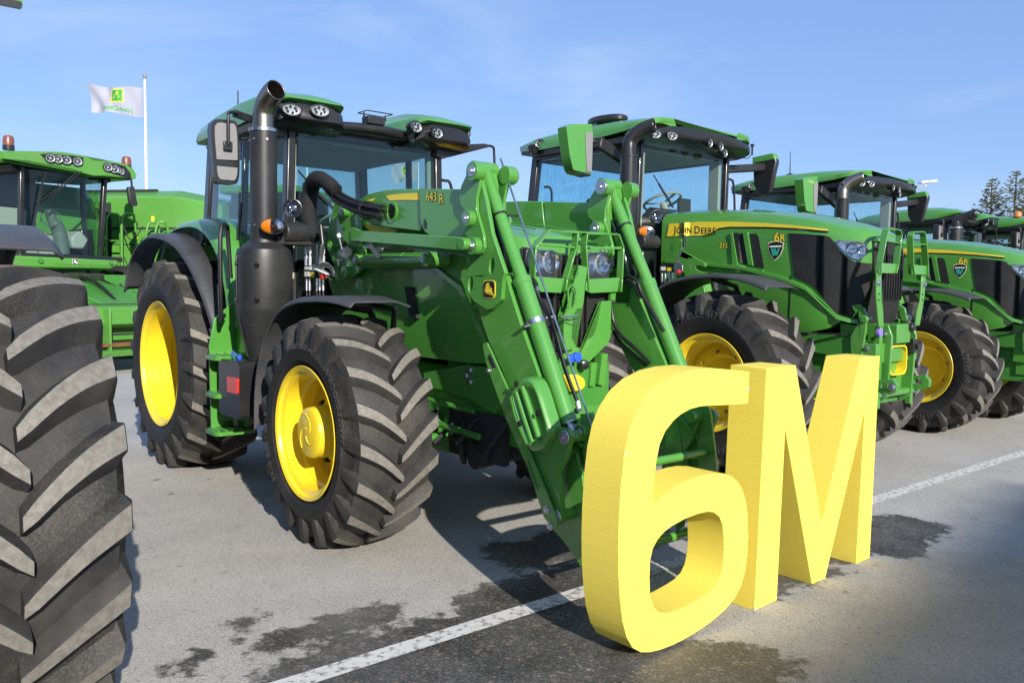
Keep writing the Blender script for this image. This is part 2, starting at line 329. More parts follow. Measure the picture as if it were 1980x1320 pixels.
# ------------------------------------------------------------------ ground
def nnode(n, t, **k):
    x = n.new(t)
    for a, b in k.items():
        if a == 'op': x.operation = b
        else: x.inputs[int(a[1:])].default_value = b
    return x
def asphalt():
    m = bpy.data.materials.new("asphalt"); m.use_nodes = True; n = m.node_tree.nodes; L = m.node_tree.links; b = n['Principled BSDF']
    tcx = n.new('ShaderNodeTexCoord'); P = tcx.outputs['Object']
    def noise(sc, det=6, ro=.6, dist=0):
        t = n.new('ShaderNodeTexNoise'); t.inputs['Scale'].default_value = sc; t.inputs['Detail'].default_value = det; t.inputs['Roughness'].default_value = ro; t.inputs['Distortion'].default_value = dist; L.new(P, t.inputs[0]); return t.outputs[0]
    def mr(v, a, b_, c=0., d=1.):
        t = n.new('ShaderNodeMapRange'); t.inputs[1].default_value = a; t.inputs[2].default_value = b_; t.inputs[3].default_value = c; t.inputs[4].default_value = d; L.new(v, t.inputs[0]); return t.outputs[0]
    def mixc(f, a, b_, bt='MIX'):
        t = n.new('ShaderNodeMix'); t.data_type = 'RGBA'; t.blend_type = bt
        if isinstance(f, float): t.inputs[0].default_value = f
        else: L.new(f, t.inputs[0])
        for k, v in ((6, a), (7, b_)):
            if isinstance(v, tuple): t.inputs[k].default_value = (*v, 1)
            else: L.new(v, t.inputs[k])
        return t.outputs[2]
    def math_(op, a, b_=None):
        t = n.new('ShaderNodeMath'); t.operation = op
        for k, v in ((0, a), (1, b_)):
            if v is None: continue
            if isinstance(v, (int, float)): t.inputs[k].default_value = v
            else: L.new(v, t.inputs[k])
        return t.outputs[0]
    # stones
    vo = n.new('ShaderNodeTexVoronoi'); vo.inputs['Scale'].default_value = 130; L.new(P, vo.inputs[0])
    vc = n.new('ShaderNodeSeparateColor'); L.new(vo.outputs['Color'], vc.inputs[0])
    vo2 = n.new('ShaderNodeTexVoronoi'); vo2.inputs['Scale'].default_value = 62; L.new(P, vo2.inputs[0])
    vc2 = n.new('ShaderNodeSeparateColor'); L.new(vo2.outputs['Color'], vc2.inputs[0])
    dust = mixc(mr(noise(.9, 6, .7), .35, .68), (.35, .335, .31), (.46, .44, .40))
    dust = mixc(mr(noise(.35, 4, .6, .5), .55, .72, 0, .55), dust, (.37, .345, .28))
    fine = mixc(mr(noise(220, 3), .3, .7), (.60, .60, .60), (1.34, 1.34, 1.34)); dry = mixc(1., dust, fine, 'MULTIPLY')
    dry = mixc(mr(vc.outputs[0], .82, .88, 0, .6), dry, (.52, .50, .46))
    dry = mixc(mr(vc.outputs[1], .88, .93, 0, .55), dry, (.16, .155, .15))
    wet = mixc(mr(vc.outputs[0], .72, .8, 0, .7), (.038, .037, .034), (.12, .115, .105))
    wet = mixc(mr(vc2.outputs[0], .9, .95, 0, .8), wet, (.19, .14, .11))
    # shade painted in: darker, browner tone a little in front of the line
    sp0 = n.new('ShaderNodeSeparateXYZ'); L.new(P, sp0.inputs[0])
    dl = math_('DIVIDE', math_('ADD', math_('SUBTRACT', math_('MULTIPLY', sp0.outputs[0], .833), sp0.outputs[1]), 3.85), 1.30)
    shade_tint = mr(math_('ADD', dl, math_('MULTIPLY', math_('SUBTRACT', noise(1.3, 7, .65), .5), 1.1)), .55, 1.25, 0, .85)
    dry = mixc(shade_tint, dry, mixc(1., dry, (.66, .61, .52), 'MULTIPLY'))
    # stained areas: capsules (ax, ay, bx, by, radius), their edges broken by noise
    sep = n.new('ShaderNodeSeparateXYZ'); L.new(P, sep.inputs[0]); X, Y = sep.outputs[0], sep.outputs[1]
    n1 = noise(3.4, 10, .68, .3); n2 = noise(13, 7, .65)
    wob = math_('ADD', math_('MULTIPLY', math_('SUBTRACT', n1, .5), 1.9), math_('MULTIPLY', math_('SUBTRACT', n2, .5), 1.3))
    res = None
    for ax, ay, bx, by, r in STAINS:
        dx, dy = bx-ax, by-ay; L2 = dx*dx+dy*dy
        px = math_('SUBTRACT', X, ax); py = math_('SUBTRACT', Y, ay)
        if L2 > 1e-6:
            t = math_('DIVIDE', math_('ADD', math_('MULTIPLY', px, dx), math_('MULTIPLY', py, dy)), L2)
            c = n.new('ShaderNodeClamp'); L.new(t, c.inputs[0]); t = c.outputs[0]
            px = math_('SUBTRACT', px, math_('MULTIPLY', t, dx)); py = math_('SUBTRACT', py, math_('MULTIPLY', t, dy))
        d = math_('SQRT', math_('ADD', math_('MULTIPLY', px, px), math_('MULTIPLY', py, py)))
        d = math_('DIVIDE', math_('SUBTRACT', d, r), max(.25, r))
        res = d if res is None else math_('MINIMUM', res, d)
    mask = mr(math_('ADD', res, wob), .10, -.12)
    spots = mr(math_('MULTIPLY', mr(noise(7, 4, .5), .66, .70), mr(noise(.55, 2), .48, .6)), 0, 1, 0, .8)
    mask = math_('MAXIMUM', mask, spots)
    deep = mr(noise(1.9, 6), .3, .6, .72, .97)
    mask = math_('MULTIPLY', mask, deep)
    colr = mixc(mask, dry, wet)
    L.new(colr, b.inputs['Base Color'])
    L.new(mr(mask, 0, 1, .92, .5), b.inputs['Roughness']); b.inputs['Specular IOR Level'].default_value = .35
    bu = n.new('ShaderNodeBump'); bu.inputs['Strength'].default_value = .38; bu.inputs['Distance'].default_value = .006
    hh = math_('ADD', math_('MULTIPLY', vo.outputs['Distance'], -1.3), noise(160, 4)); L.new(hh, bu.inputs['Height']); L.new(bu.outputs[0], b.inputs['Normal'])
    return m
STAINS = [(.1, 2.95, .7, 3.2, .35), (-.55, 3.2, .3, 3.75, .46), (-1.0, 3.5, -.75, 3.75, .10), (.2, 3.6, .9, 3.3, .3), (-.1, 3.95, .45, 4.45, .22), (-.75, 3.75, -.6, 3.85, .12), (-1.22, 3.55, -1.2, 3.75, .05), (-1.32, 3.3, -1.3, 3.4, .05), (2.25, 5.05, 2.65, 5.45, .26), (1.7, 4.75, 2.2, 5.0, .18), (.1, 4.75, .75, 5.2, .28), (1.3, 4.25, 1.75, 4.6, .14), (-6.2, 9.3, -5.4, 9.2, .25)]
_OLD = [(-1.0, 3.35, .55, 4.35, .42), (-.25, 3.0, .75, 3.55, .42), (-1.35, 3.45, -1.3, 3.9, .16), (-1.75, 3.7, -1.7, 4.0, .12), (-.95, 4.15, -.7, 4.4, .1),
          (2.35, 5.2, 2.75, 5.55, .33), (2.1, 4.7, 2.5, 5.0, .2), (.2, 4.6, .8, 5.2, .3), (1.3, 4.25, 1.75, 4.6, .16), (-6.2, 9.3, -5.4, 9.2, .25)]
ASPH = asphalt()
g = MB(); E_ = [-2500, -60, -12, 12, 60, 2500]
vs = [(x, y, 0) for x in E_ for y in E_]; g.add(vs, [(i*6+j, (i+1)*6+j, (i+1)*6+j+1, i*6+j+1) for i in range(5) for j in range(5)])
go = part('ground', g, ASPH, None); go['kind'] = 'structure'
LINEM = mat("worn_white_road_paint", (.60, .59, .56), .8, noise=(24, (.20, .195, .18), .50, .62), bump=(150, .5, .004))
def line(name, p, q, w, label=None):
    p = Vector((*p, 0)); q = Vector((*q, 0)); d = (q-p).normalized(); a = Vector((-d.y, d.x, 0))*w/2; n = 30; mb = MB(); A = []; B = []
    for i in range(n+1):
        c = p.lerp(q, i/n); j = random.uniform(-.004, .004); k = random.uniform(-.004, .004)
        A.append(c+a*(1+j/w*2)+Vector((0, 0, .004))); B.append(c-a*(1+k/w*2)+Vector((0, 0, .004)))
    mb.sheet([(v.x, -v.y, v.z) for v in A], [(v.x, -v.y, v.z) for v in B]); o = part(name, mb, LINEM, None); o['kind'] = 'structure'; return o
line('bay_marking', (-4.6, .018), (21.0, 21.34), .115)
# ------------------------------------------------------------------ wheels
def tyre_mesh(R, W, rim, N, lug=.045, wide=1.0):
    """lugged tyre: carcass of revolution about the r axis + 2N chevron lugs; centre at origin; +r is the outer side"""
    mb = MB(); Rc = R-lug; hw = W/2; tw = hw*.93
    def car(x):     # carcass radius at lateral offset x (tread)
        return Rc-.035*(abs(x)/tw)**2.2
    sec = []
    for i in range(-8, 9): x = tw*.92*i/8; sec.append((x, car(x)))
    sr = car(tw*.92)
    side = [(tw*.955, sr-.045), (hw*.96, sr-.10), (hw*1.05, rim+(sr-rim)*.50), (hw*1.02, rim+(sr-rim)*.25), (hw*.93, rim+.035), (hw*.88, rim+.004), (hw*.80, rim-.012)]
    prof = [(-a, b) for a, b in side[::-1]]+sec+side
    mb.rev(prof, (0, 0, 0), (0, 1, 0), n=96, mf=lambda q: 2 if (q < 6 or q >= len(prof)-7) else 0)
    K = .60/R
    def P(th, x, rad): return (rad*cos(th), x, rad*sin(th))
    for sg in (-1, 1):
        for i in range(N):
            t0 = 2*pi*(i+(.5 if sg > 0 else 0))/N+random.uniform(-.004, .004)
            path = []; n = 9
            x0, x1 = -.012, tw*1.0
            for k in range(n):
                u = k/(n-1); x = x0+(x1-x0)*u
                th = t0+K*1.22*(x*1.02+.10*tw*sin(u*pi))*1.0
                top = R-.036*(abs(x)/tw)**2.4-(.004 if k == 0 else 0)
                path.append((th, x, top, (.028+.014*u)*wide/R*(1.0 if k else .75), .26*u))
            path.append((path[-1][0]+.006, tw*1.03, R-.058, .042*wide/R, .3)); path.append((path[-1][0]+.010, hw*1.01, sr-.085, .036*wide/R, .3)); path.append((path[-1][0]+.006, hw*1.035, sr-.15, .026/R, .3))
            rings = []
            for j, (th, x, top, w, _) in enumerate(path):
                base = car(x)-.014 if x < tw*.9 else (sr-.05 if j < n else (sr-.10 if j == n else (sr-.14 if j == n+1 else sr-.17)))
                q = (1.55 if j < n else 1.2)
                sk = .35*w
                xs = x*sg
                bx = xs*(.93 if j >= n-1 else 1)
                rings.append([P(th-w*q-sk, bx, base), P(th-w*.93, xs, top-.006), P(th-w*.80, xs, top), P(th+w*.80, xs, top), P(th+w*.93, xs, top-.006), P(th+w*q+sk, bx, base)])
            b = len(mb.v); mb.v += [p for r in rings for p in r]
            for a in range(len(rings)-1):
                for k in range(5):
                    mb.f.append((b+a*6+k, b+a*6+k+1, b+(a+1)*6+k+1, b+(a+1)*6+k)); mb.m.append(1 if (k == 2 and a < n-1) else 0)
            mb.f.append(tuple(b+k for k in range(6))); mb.m.append(0)
            mb.f.append(tuple(b+(len(rings)-1)*6+k for k in range(6))); mb.m.append(0)
    return mb.mesh('tyre', [RUB, RUBT, RUBD], sharp=32)
def side_text(body, R, a0, size, x, mb, mi=0, flip=False, k=1.0):
    fn = lambda u, v: ((R+v)*cos(a0-u/R*k), x, (R+v)*sin(a0-u/R*k)) if not flip else ((R+v)*cos(a0+u/R), x, (R+v)*sin(a0+u/R))
    txt(body, size, fn, mb, mi, space=1.15)
def tyre_letters(parent, R, rim, W, words):
    mb = MB(); Rm = rim+(R-.1-rim)*.55
    for (w, a, s) in words:
        mb = MB(); side_text(w, Rm, a, s, W/2*1.045+.003, mb, flip=False)
        part('sidewall_lettering', mb, [RUBD2], parent, solid=.003)
RUBD2 = mat("raised_sidewall_lettering", (.045, .043, .042), .6)
def wheel(parent, T, R, W, rim, pos, side, kind, words=None, rot=0.0, hz=None):
    """side +1: outer face to +r. wheel mesh = disc and hub; children tyre, rim, bolt"""
    dz = MB(); hw = W/2; rr = rim
    if kind == 'hub':
        dz.rev([(hw*.1, rr*.93), (hw*.12, rr*.6), (hw*.22, rr*.55), (hw*.25, .165)], (0, 0, 0), (0, 1, 0), n=48)
        dz.rev([(hw*.05, .165), (hw*.80, .152), (hw*.86, .146), (hw*.90, .128), (hw*.90, .0)], (0, 0, 0), (0, 1, 0), n=40)
        for k in range(3):      # raised swirls on the cap
            pts = []
            for i in range(9): u = i/8; a = k*2.09+u*2.0; q = .022+.10*u; pts.append((q*cos(a), hw*.905, q*sin(a)))
            dz.tube(pts, .0035, n=6, mi=0)
    elif kind == 'flat':
        dz.rev([(hw*.16, rr*.93), (hw*.16, rr*.60), (hw*.02, rr*.52), (hw*.0, rr*.0)], (0, 0, 0), (0, 1, 0), n=48)
    elif kind == 'deep':
        dz.rev([(-hw*.55, rr*.93), (-hw*.5, rr*.60), (-hw*.35, rr*.5), (-hw*.33, .17), (-hw*.05, .16), (-hw*.02, .11), (-hw*.02, .0)], (0, 0, 0), (0, 1, 0), n=48)
    me = dz.mesh('wheel_disc', [YEL])
    w = part('wheel', me, None, parent)
    w.location = (pos[0], -pos[1], pos[2])
    if side < 0: w.scale = (1, 1, 1); w.rotation_euler = (0, 0, pi)
    rm = MB()
    rm.rev([(hw*.80, rr-.014), (hw*.97, rr+.004), (hw*1.0, rr+.022), (hw*.985, rr+.026), (hw*.95, rr+.012), (hw*.90, rr-.004), (hw*.86, rr-.028), (hw*.55, rr-.034), (hw*.50, rr-.055), (hw*.22, rr-.058), (hw*.17, rr-.04), (-hw*.1, rr-.04), (-hw*.14, rr-.055), (-hw*.5, rr-.06), (-hw*.86, rr-.028), (-hw*.97, rr+.01)], (0, 0, 0), (0, 1, 0), n=72)
    part('rim', rm, [YEL], w)
    bl = MB()
    for k in range(8):
        a = 2*pi*k/8+.2; q = rr*.66; bl.bolt((q*cos(a), hw*(.12 if kind != 'deep' else -.5), q*sin(a)), (0, 1, 0), .014, .03)
    part('wheel_bolt', bl, [BLKS if kind == 'hub' else STEEL], w)
    t = part('tyre', T, None, w); t.rotation_euler = (0, rot, 0 if side > 0 else pi)
    vv = MB(); vv.tube([(rr*.80, hw*.2, .06), (rr*.88, hw*.32, .06), (rr*.86, hw*.42, .06)], .007, n=6); part('valve', vv, [BLKS], w)
    if words: tyre_letters(w, R, rim, W, words)
    return w
TY_A_F = tyre_mesh(.70, .54, .375, 19, lug=.052)
TY_A_R = tyre_mesh(.90, .64, .505, 19, lug=.056)
TY_B_F = tyre_mesh(.79, .58, .395, 18, lug=.058)
TY_0 = tyre_mesh(.79, .60, .395, 20, lug=.064, wide=1.2)
TY_B_R = tyre_mesh(.98, .66, .505, 20, lug=.06)

# ------------------------------------------------------------------ small shared fittings
def led_lamp(parent, c, d, rx, ry, body=BLKS, name='work_lamp', up=(0, 0, 1), dots=6):
    """oval LED lamp; c centre, d facing direction in (s, r, h)"""
    c = Vector(c); d = Vector(d).normalized(); u = Vector(up); a = u.cross(d).normalized(); u = d.cross(a)
    def E(k, z, n=24): return [tuple(c+a*(rx*k*cos(2*pi*i/n))+u*(ry*k*sin(2*pi*i/n))+d*z) for i in range(n)]
    h = MB(); h.loft([E(.7, -.07), E(1.12, -.02), E(1.14, .008), E(1.0, .012), E(.98, .004)], caps=False); b = part(name, h, [body], parent)
    m = MB(); m.loft([E(.99, .006), E(.8, -.004), E(.35, -.008), E(.01, -.008)], mi=0, caps=False)
    for i in range(dots):
        q = 2*pi*i/dots+.3; e = c+a*(rx*.55*cos(q))+u*(ry*.5*sin(q)); m.cyl(e-d*.008, e+d*.003, min(rx, ry)*.24, n=8, mi=1)
    part('reflector', m, [LEDW, DECALBLK], b)
    g = MB(); g.loft([E(.99, .009), E(.6, .014), E(.2, .016), E(.01, .016)], caps=False); part('lens', g, [LENS], b); return b
def round_lamp(parent, c, d, r, name='work_lamp'):
    c = Vector(c); d = Vector(d).normalized()
    h = MB(); h.rev([(-.09, 0), (-.09, r*.5), (-.05, r*.95), (0, r*1.08), (.012, r*1.08), (.014, r*.97), (0, r*.95)], c, d, n=28); b = part(name, h, [BLKS], parent)
    k = MB(); k.rev([(.004, r*.95), (-.02, r*.7), (-.035, r*.3), (-.02, r*.2), (-.015, 0)], c, d, n=12); k.rev([(.006, r*.96), (.008, r*.9)], c, d, n=28); part('reflector', k, [CHROME], b, sharp=10)
    g = MB(); g.rev([(.008, r*.94), (.016, r*.6), (.019, 0)], c, d, n=28); part('lens', g, [LENS], b); return b
def indicator(parent, c, s_=1.0, name='turn_signal'):
    """egg shaped lamp, amber at the rear half and clear in front, facing +s +r"""
    c = Vector(c); b = MB(); d = Vector((.75, .62, 0)).normalized(); a = Vector((-.62, .75, 0)).normalized()*-1; u = Vector((0, 0, 1))
    def E(k, z, lo, hi, n=12): return [tuple(c+a*(.078*s_*k*cos(t))+u*(.052*s_*k*sin(t))+d*z) for t in [lo+(hi-lo)*i/n for i in range(n+1)]]
    hs = MB(); hs.loft([E(.8, -.08, 0, 2*pi, 20)[:-1], E(1.12, -.01, 0, 2*pi, 20)[:-1], E(1.1, .01, 0, 2*pi, 20)[:-1]]); o = part(name, hs, [BLKS], parent)
    A_ = MB(); A_.loft([E(1.02, .012, pi/2, 1.5*pi), E(.9, .035, pi/2, 1.5*pi), E(.55, .05, pi/2, 1.5*pi), E(.05, .055, pi/2, 1.5*pi)], closed=False)
    part('amber_lens', A_, [AMBER], o)
    B_ = MB(); B_.loft([E(1.0, .011, -pi/2, pi/2), E(.5, .016, -pi/2, pi/2), E(.02, .006, -pi/2, pi/2)], closed=False); part('reflector', B_, [CHROME], o, sharp=8)
    C_ = MB(); C_.loft([E(1.02, .012, -pi/2, pi/2), E(.9, .035, -pi/2, pi/2), E(.55, .05, -pi/2, pi/2), E(.05, .055, -pi/2, pi/2)], closed=False); part('clear_lens', C_, [LENS], o); return o
DEER = [(0.287, 0.35), (0.352, 0.319), (0.426, 0.3), (0.417, 0.273), (0.333, 0.275), (0.269, 0.273), (0.311, 0.25), (0.283, 0.196), (0.343, 0.223), (0.357, 0.175), (0.404, 0.223), (0.422, 0.144), (0.467, 0.144), (0.494, 0.2), (0.491, 0.263), (0.546, 0.294), (0.5, 0.325), (0.454, 0.362), (0.448, 0.438), (0.481, 0.481), (0.63, 0.5), (0.685, 0.487), (0.648, 0.419), (0.685, 0.412), (0.744, 0.475), (0.75, 0.562), (0.778, 0.675), (0.87, 0.762), (0.911, 0.863), (0.852, 0.812), (0.704, 0.738), (0.593, 0.65), (0.444, 0.652), (0.333, 0.637), (0.25, 0.6), (0.287, 0.662), (0.374, 0.738), (0.333, 0.75), (0.222, 0.662), (0.163, 0.556), (0.259, 0.535), (0.324, 0.512), (0.333, 0.438), (0.333, 0.375)]
def deer_badge(parent, fn, w, h, cols, name='deer_badge'):
    """fn(x, y, z) maps badge plane (x right 0..w, y up 0..h) and lift z to local space"""
    a, b, c = cols; mb = MB()
    def pl(poly, z0, z1, mi): mb.prism(poly, z0, z1, mi=mi, fn=lambda x, y, k: fn(x, y, k))
    pl(rrect(0, w, 0, h, w*.22), .000, .003, 1); pl(rrect(w*.05, w*.95, h*.04, h*.96, w*.2), .003, .0045, 0)
    pl([(x*w, (1-y)*h) for x, y in DEER[::-1]], .0045, .006, 2)
    return part(name, mb, [a, b, c], parent)
def wiper(parent, pts, name='wiper'):
    m = MB(); m.tube(pts, .006, n=6); p, q = Vector(pts[-2]), Vector(pts[-1]); m.beam(p, q, .012, .02); return part(name, m, [BLKS], parent)

# ------------------------------------------------------------------ tractor A (narrow bonnet, exhaust canister); with or without the front loader
def tractor_a(label, loader=True, group=None):
    T = thing('tractor', label, 'tractor', group=group)
    WB = -2.78
    # ---- running gear
    ch = MB()
    ch.box(-1.2, 1.0, -.26, .26, .62, 1.05); ch.box(-2.95, -1.0, -.36, .36, .55, 1.2); ch.box(.15, 1.02, -.30, .30, .78, 1.12)
    ch.cyl((-.6, .0, .52), (-.6, .45, .52), .10); ch.box(-1.0, -.2, .2, .5, .62, .95); ch.cyl((WB, -.85, .86), (WB, .85, .86), .15)
    ch.cyl((.0, -.72, .66), (.0, .72, .66), .085); ch.box(-.14, .14, -.28, .28, .48, .82)
    for y in (.62, -.62): ch.cyl((0, y, .66), (0, y*1.32, .66), .14, .16)
    ch.cyl((.16, -.6, .60), (.16, .6, .60), .028); ch.tube([(-.1, .3, .75), (.2, .42, .70), (.6, .36, .66)], .02); ch.tube([(-.5, .34, .9), (0, .40, .84), (.5, .33, .8)], .016)
    ch.cyl((-.55, .42, .60), (-.25, .42, .60), .085); ch.box(.35, .5, -.16, .20, .52, .70)
    part('chassis', ch, [GREEN2], T, bevel=.008)
    ax = MB()
    for k in range(7): ax.tube([(-.9+.22*k, .30, .62), (-.8+.25*k, .42, .55+.03*(k % 3)), (-.6+.22*k, .30, .72+.05*(k % 2))], .014, n=6)
    ax.box(-.45, .30, -.18, .18, .50, .66); ax.cyl((.45, -.1, .52), (.45, .3, .50), .07, n=14); ax.tube([(.3, .25, .8), (.42, .38, .6), (.35, .30, .46), (.2, .2, .5)], .018, smooth=4); ax.tube([(.8, .25, .85), (.7, .36, .62), (.55, .30, .50), (.3, .28, .55)], .016, smooth=4); ax.box(.2, .75, .26, .31, .5, .8); part('underbody_line', ax, [DARK], T)
    fr = MB(); fr.prism([(-0.055, 0.993), (0.435, 1.084), (0.718, 1.085), (0.794, 0.947), (0.713, 0.815), (0.439, 0.876), (0.128, 0.902), (-0.054, 0.896)], .30, .345); fr.mirror(); part('frame_rail', fr, [GREEN2], T, bevel=.004, lr=True)
    fb = MB()
    for u in [(0.466, 1.052), (0.427, 1.014), (0.468, 0.978)]: fb.bolt((u[0], .345, u[1]), (0, 1, 0), .016, .018)
    part('frame_bolt', fb, [ZINC], T)
    # ---- bonnet
    hd = MB()
    def ring(s, w, lo, top): return [(s, -w*.86, lo), (s, -w*.98, lo+.3), (s, -w, top-.20), (s, -w*.96, top-.10), (s, -w*.80, top-.03), (s, -w*.4, top-.005), (s, 0, top), (s, w*.4, top-.005), (s, w*.80, top-.03), (s, w*.96, top-.10), (s, w, top-.20), (s, w*.98, lo+.3), (s, w*.86, lo)]
    hd.loft([ring(-1.12, .45, 1.10, 2.14), ring(-.6, .45, 1.10, 2.08), ring(0, .44, 1.10, 2.02), ring(.5, .42, 1.10, 1.955), ring(.78, .40, 1.12, 1.91), ring(.90, .365, 1.16, 1.87), ring(.935, .34, 1.25, 1.82)])
    hood = part('bonnet', hd, [GREEN], T)
    hl = MB()
    for y in (.16, -.16): hl.tube([(-1.0, y*1.5, 2.115), (0, y*1.4, 2.018), (.6, y*1.2, 1.945), (.85, y, 1.905)], .006, n=6)
    hl.prism([(-.86, 1.82), (.15, 1.72), (.5, 1.56), (.72, 1.30), (.80, 1.16), (.78, 1.14), (.69, 1.28), (.47, 1.54), (.13, 1.70), (-.86, 1.80)], .435, .447)
    part('bonnet_seam', hl, [GREEN], hood)
    ys = MB(); ys.prism([(-0.690, 1.996), (-0.205, 1.924), (-0.270, 1.914), (-0.391, 1.926), (-0.573, 1.937)], .440, .456); part('stripe', ys, [STRIPE], hood)
    vt = MB(); vt.prism([(-0.123, 1.560), (-0.028, 1.555), (0.021, 1.355), (-0.063, 1.357)], .425, .452); part('side_vent', vt, [GRILLE], hood)
    fg = MB(); fg.loft([[(.925+.035*(h < 1.7), r*(.34 if h > 1.3 else .28), h) for r in (-1, -.6, -.2, .2, .6, 1)] for h in (1.79, 1.66, 1.5, 1.3, 1.14)], closed=False, caps=False)
    for k in range(-3, 4): fg.box(.95, .985, k*.045-.006, k*.045+.006, 1.2, 1.74)
    part('front_grille', fg, [GRILLE], hood)
    for sg in (1, -1):
        c = (.945, sg*.225, 1.715)
        lb = MB(); lb.prism([(sg*.09, 1.77), (sg*.33, 1.785), (sg*.345, 1.70), (sg*.30, 1.64), (sg*.12, 1.62), (sg*.085, 1.70)], .93, .965, ax='s'); l = part('headlight', lb, [BLKS], T, bevel=.01)
        for y in (.155, .262):
            k = MB(); k.rev([(.026, .06), (.018, .05), (.014, .02), (.016, 0)], (.955, sg*y, 1.712), (1, 0, 0), n=16); part('reflector', k, [CHROME], l, sharp=12)
            k = MB(); k.rev([(.02, .068), (.032, .060)], (.955, sg*y, 1.712), (1, 0, 0), n=20); part('bulb_ring', k, [LEDW], l)
        g_ = MB(); g_.prism([(sg*.08, 1.78), (sg*.34, 1.795), (sg*.355, 1.70), (sg*.30, 1.63), (sg*.12, 1.61), (sg*.075, 1.70)], .985, .99, ax='s'); part('lens', g_, [LENS], l)
    # ---- wheels
    wd = [("540/65R28", 1.95, .052), ("VX-TRACTOR", 1.85, .042), ("BRIDGESTONE", 3.9, .06), ("BRIDGESTONE", .9, .06)]
    wheel(T, TY_A_F, .70, .54, .375, (0, .955, .685), 1, 'hub', words=wd, rot=.09)
    wheel(T, TY_A_F, .70, .54, .375, (0, -.955, .685), -1, 'hub', rot=.2)
    wheel(T, TY_A_R, .90, .62, .505, (WB, .93, .875), 1, 'deep', words=[("650/65R38", 2.2, .06), ("VT-TRACTOR", 2.15, .04)] and [("VT-TRACTOR", 1.9, .06)], rot=.05)
    wheel(T, TY_A_R, .90, .62, .505, (WB, -.93, .875), -1, 'deep', rot=.12)
    # ---- front fenders
    for sg in (1, -1):
        f = MB(); A = []; B = []; C = []; D = []
        arc = [(-.80, .62), (-.79, .85), (-.73, 1.06), (-.60, 1.27), (-.42, 1.41), (-.20, 1.475), (.05, 1.495), (.28, 1.495), (.44, 1.47)]
        arc = spl(arc, 4, closed=False)
        for i, (s_, h_) in enumerate(arc):
            u = i/(len(arc)-1); ro = 1.20-.0*u-(.05*max(0, u-.8)*5)
            ri = .72+.04*u
            A.append((s_, sg*ro, h_-.035)); B.append((s_, sg*(ro-.03), h_-.004)); C.append((s_, sg*(ri+.10), h_)); D.append((s_, sg*ri, h_-.03))
        f.loft([A, B, C, D], closed=False, caps=False)
        fd = part('front_fender', f, [FEND], T, solid=.012, bevel=.003)
        b = MB(); b.tube([(0, sg*.62, .75), (-.05, sg*.60, 1.1), (-.1, sg*.72, 1.40), (-.1, sg*1.05, 1.46)], .024); b.tube([(-.05, sg*.60, 1.1), (.2, sg*.72, 1.42), (.2, sg*1.0, 1.46)], .02); part('fender_bracket', b, [BLKS], fd)
    # ---- rear fenders
    for sg in (1, -1):
        arc = spl([(-3.76, 1.50), (-3.62, 1.72), (-3.38, 1.88), (-3.05, 1.965), (-2.75, 1.965), (-2.42, 1.90), (-2.15, 1.75), (-1.95, 1.55), (-1.82, 1.34), (-1.74, 1.15)], 4, closed=False)
        ga = spl([(-3.60, 1.72), (-3.35, 1.96), (-3.05, 2.07), (-2.75, 2.10), (-2.4, 2.085), (-2.12, 2.0), (-1.88, 1.84), (-1.72, 1.60), (-1.64, 1.32), (-1.62, 1.0)], 4, closed=False)
        gf = MB(); A = [(a, sg*.66, b+.01) for a, b in ga]; B = [(a, sg*.84, b+.01) for a, b in ga]; C = [(a-.01, sg*.97, b-.015) for a, b in ga]; D = [(-2.75+(a+2.75)*.95, sg*1.04, .9+(b-.9)*.94) for a, b in ga]
        gf.loft([A, B, C, D], closed=False, caps=False)
        g1 = part('rear_fender', gf, [GREEN], T, solid=.01)
        sp = MB(); sp.prism(ga+[(-3.2, .95)], sg*.655, sg*.665); part('fender_side', sp, [GREEN], g1)
        bf = MB(); A = []; B = []; C = []
        for i, (a, b) in enumerate(arc):
            u = i/(len(arc)-1); ro = 1.25-.13*max(0, (u-.45)/.55)
            A.append((a, sg*1.03, b+.012)); B.append((a, sg*(ro-.03), b-.002)); C.append((a, sg*ro, b-.035))
        bf.loft([A, B, C], closed=False, caps=False); e = part('fender_extension', bf, [FEND], g1, solid=.012)
        mf = MB(); mf.prism([(sg*1.03, 1.24), (sg*1.17, 1.22), (sg*1.12, 1.02), (sg*1.05, .95)], -1.735, -1.72, ax='s'); part('mud_flap', mf, [FEND], e)
    # ---- steps on the right hand side
    st = MB(); st.prism([(1.02, 1.42), (1.16, 1.30), (1.20, 1.10), (1.19, .45), (1.02, .45)], -1.66, -1.64, ax='s'); st.box(-1.70, -1.45, .96, 1.0, .45, 1.3)
    sp = part('step_panel', st, [GREEN], T, bevel=.006)
    for h_ in (1.035, .76, .485):
        s2 = MB(); s2.prism(rrect(-1.66, -1.40, .93, 1.24, .05), h_-.03, h_, ax='h');
        for k in range(5): s2.box(-1.63, -1.43, .96+.06*k, .975+.06*k, h_, h_+.008)
        part('step', s2, [GREEN], sp, bevel=.004)
    sl = MB(); sl.box(-2.0, -1.3, -1.15, -.8, .5, 1.05); sl.box(-2.0, -1.42, -1.1, -.75, 1.05, 1.3); part('fuel_tank', sl, [BLK], T, bevel=.05)
    hr = MB(); hr.tube([(-1.55, 1.12, 1.33), (-1.50, 1.16, 1.30), (-1.42, 1.19, 1.36), (-1.42, 1.19, 1.9), (-1.45, 1.16, 1.98), (-1.53, 1.10, 1.98), (-1.57, 1.08, 1.92), (-1.57, 1.06, 1.6)], .016, smooth=4, n=10); part('grab_rail', hr, [BLKS], T)
    bb = MB(); bb.prism(rrect(-1.45, -1.05, .62, 1.02, .04), .85, 1.2); bt = part('battery_box', bb, [BLKS], T, bevel=.02)
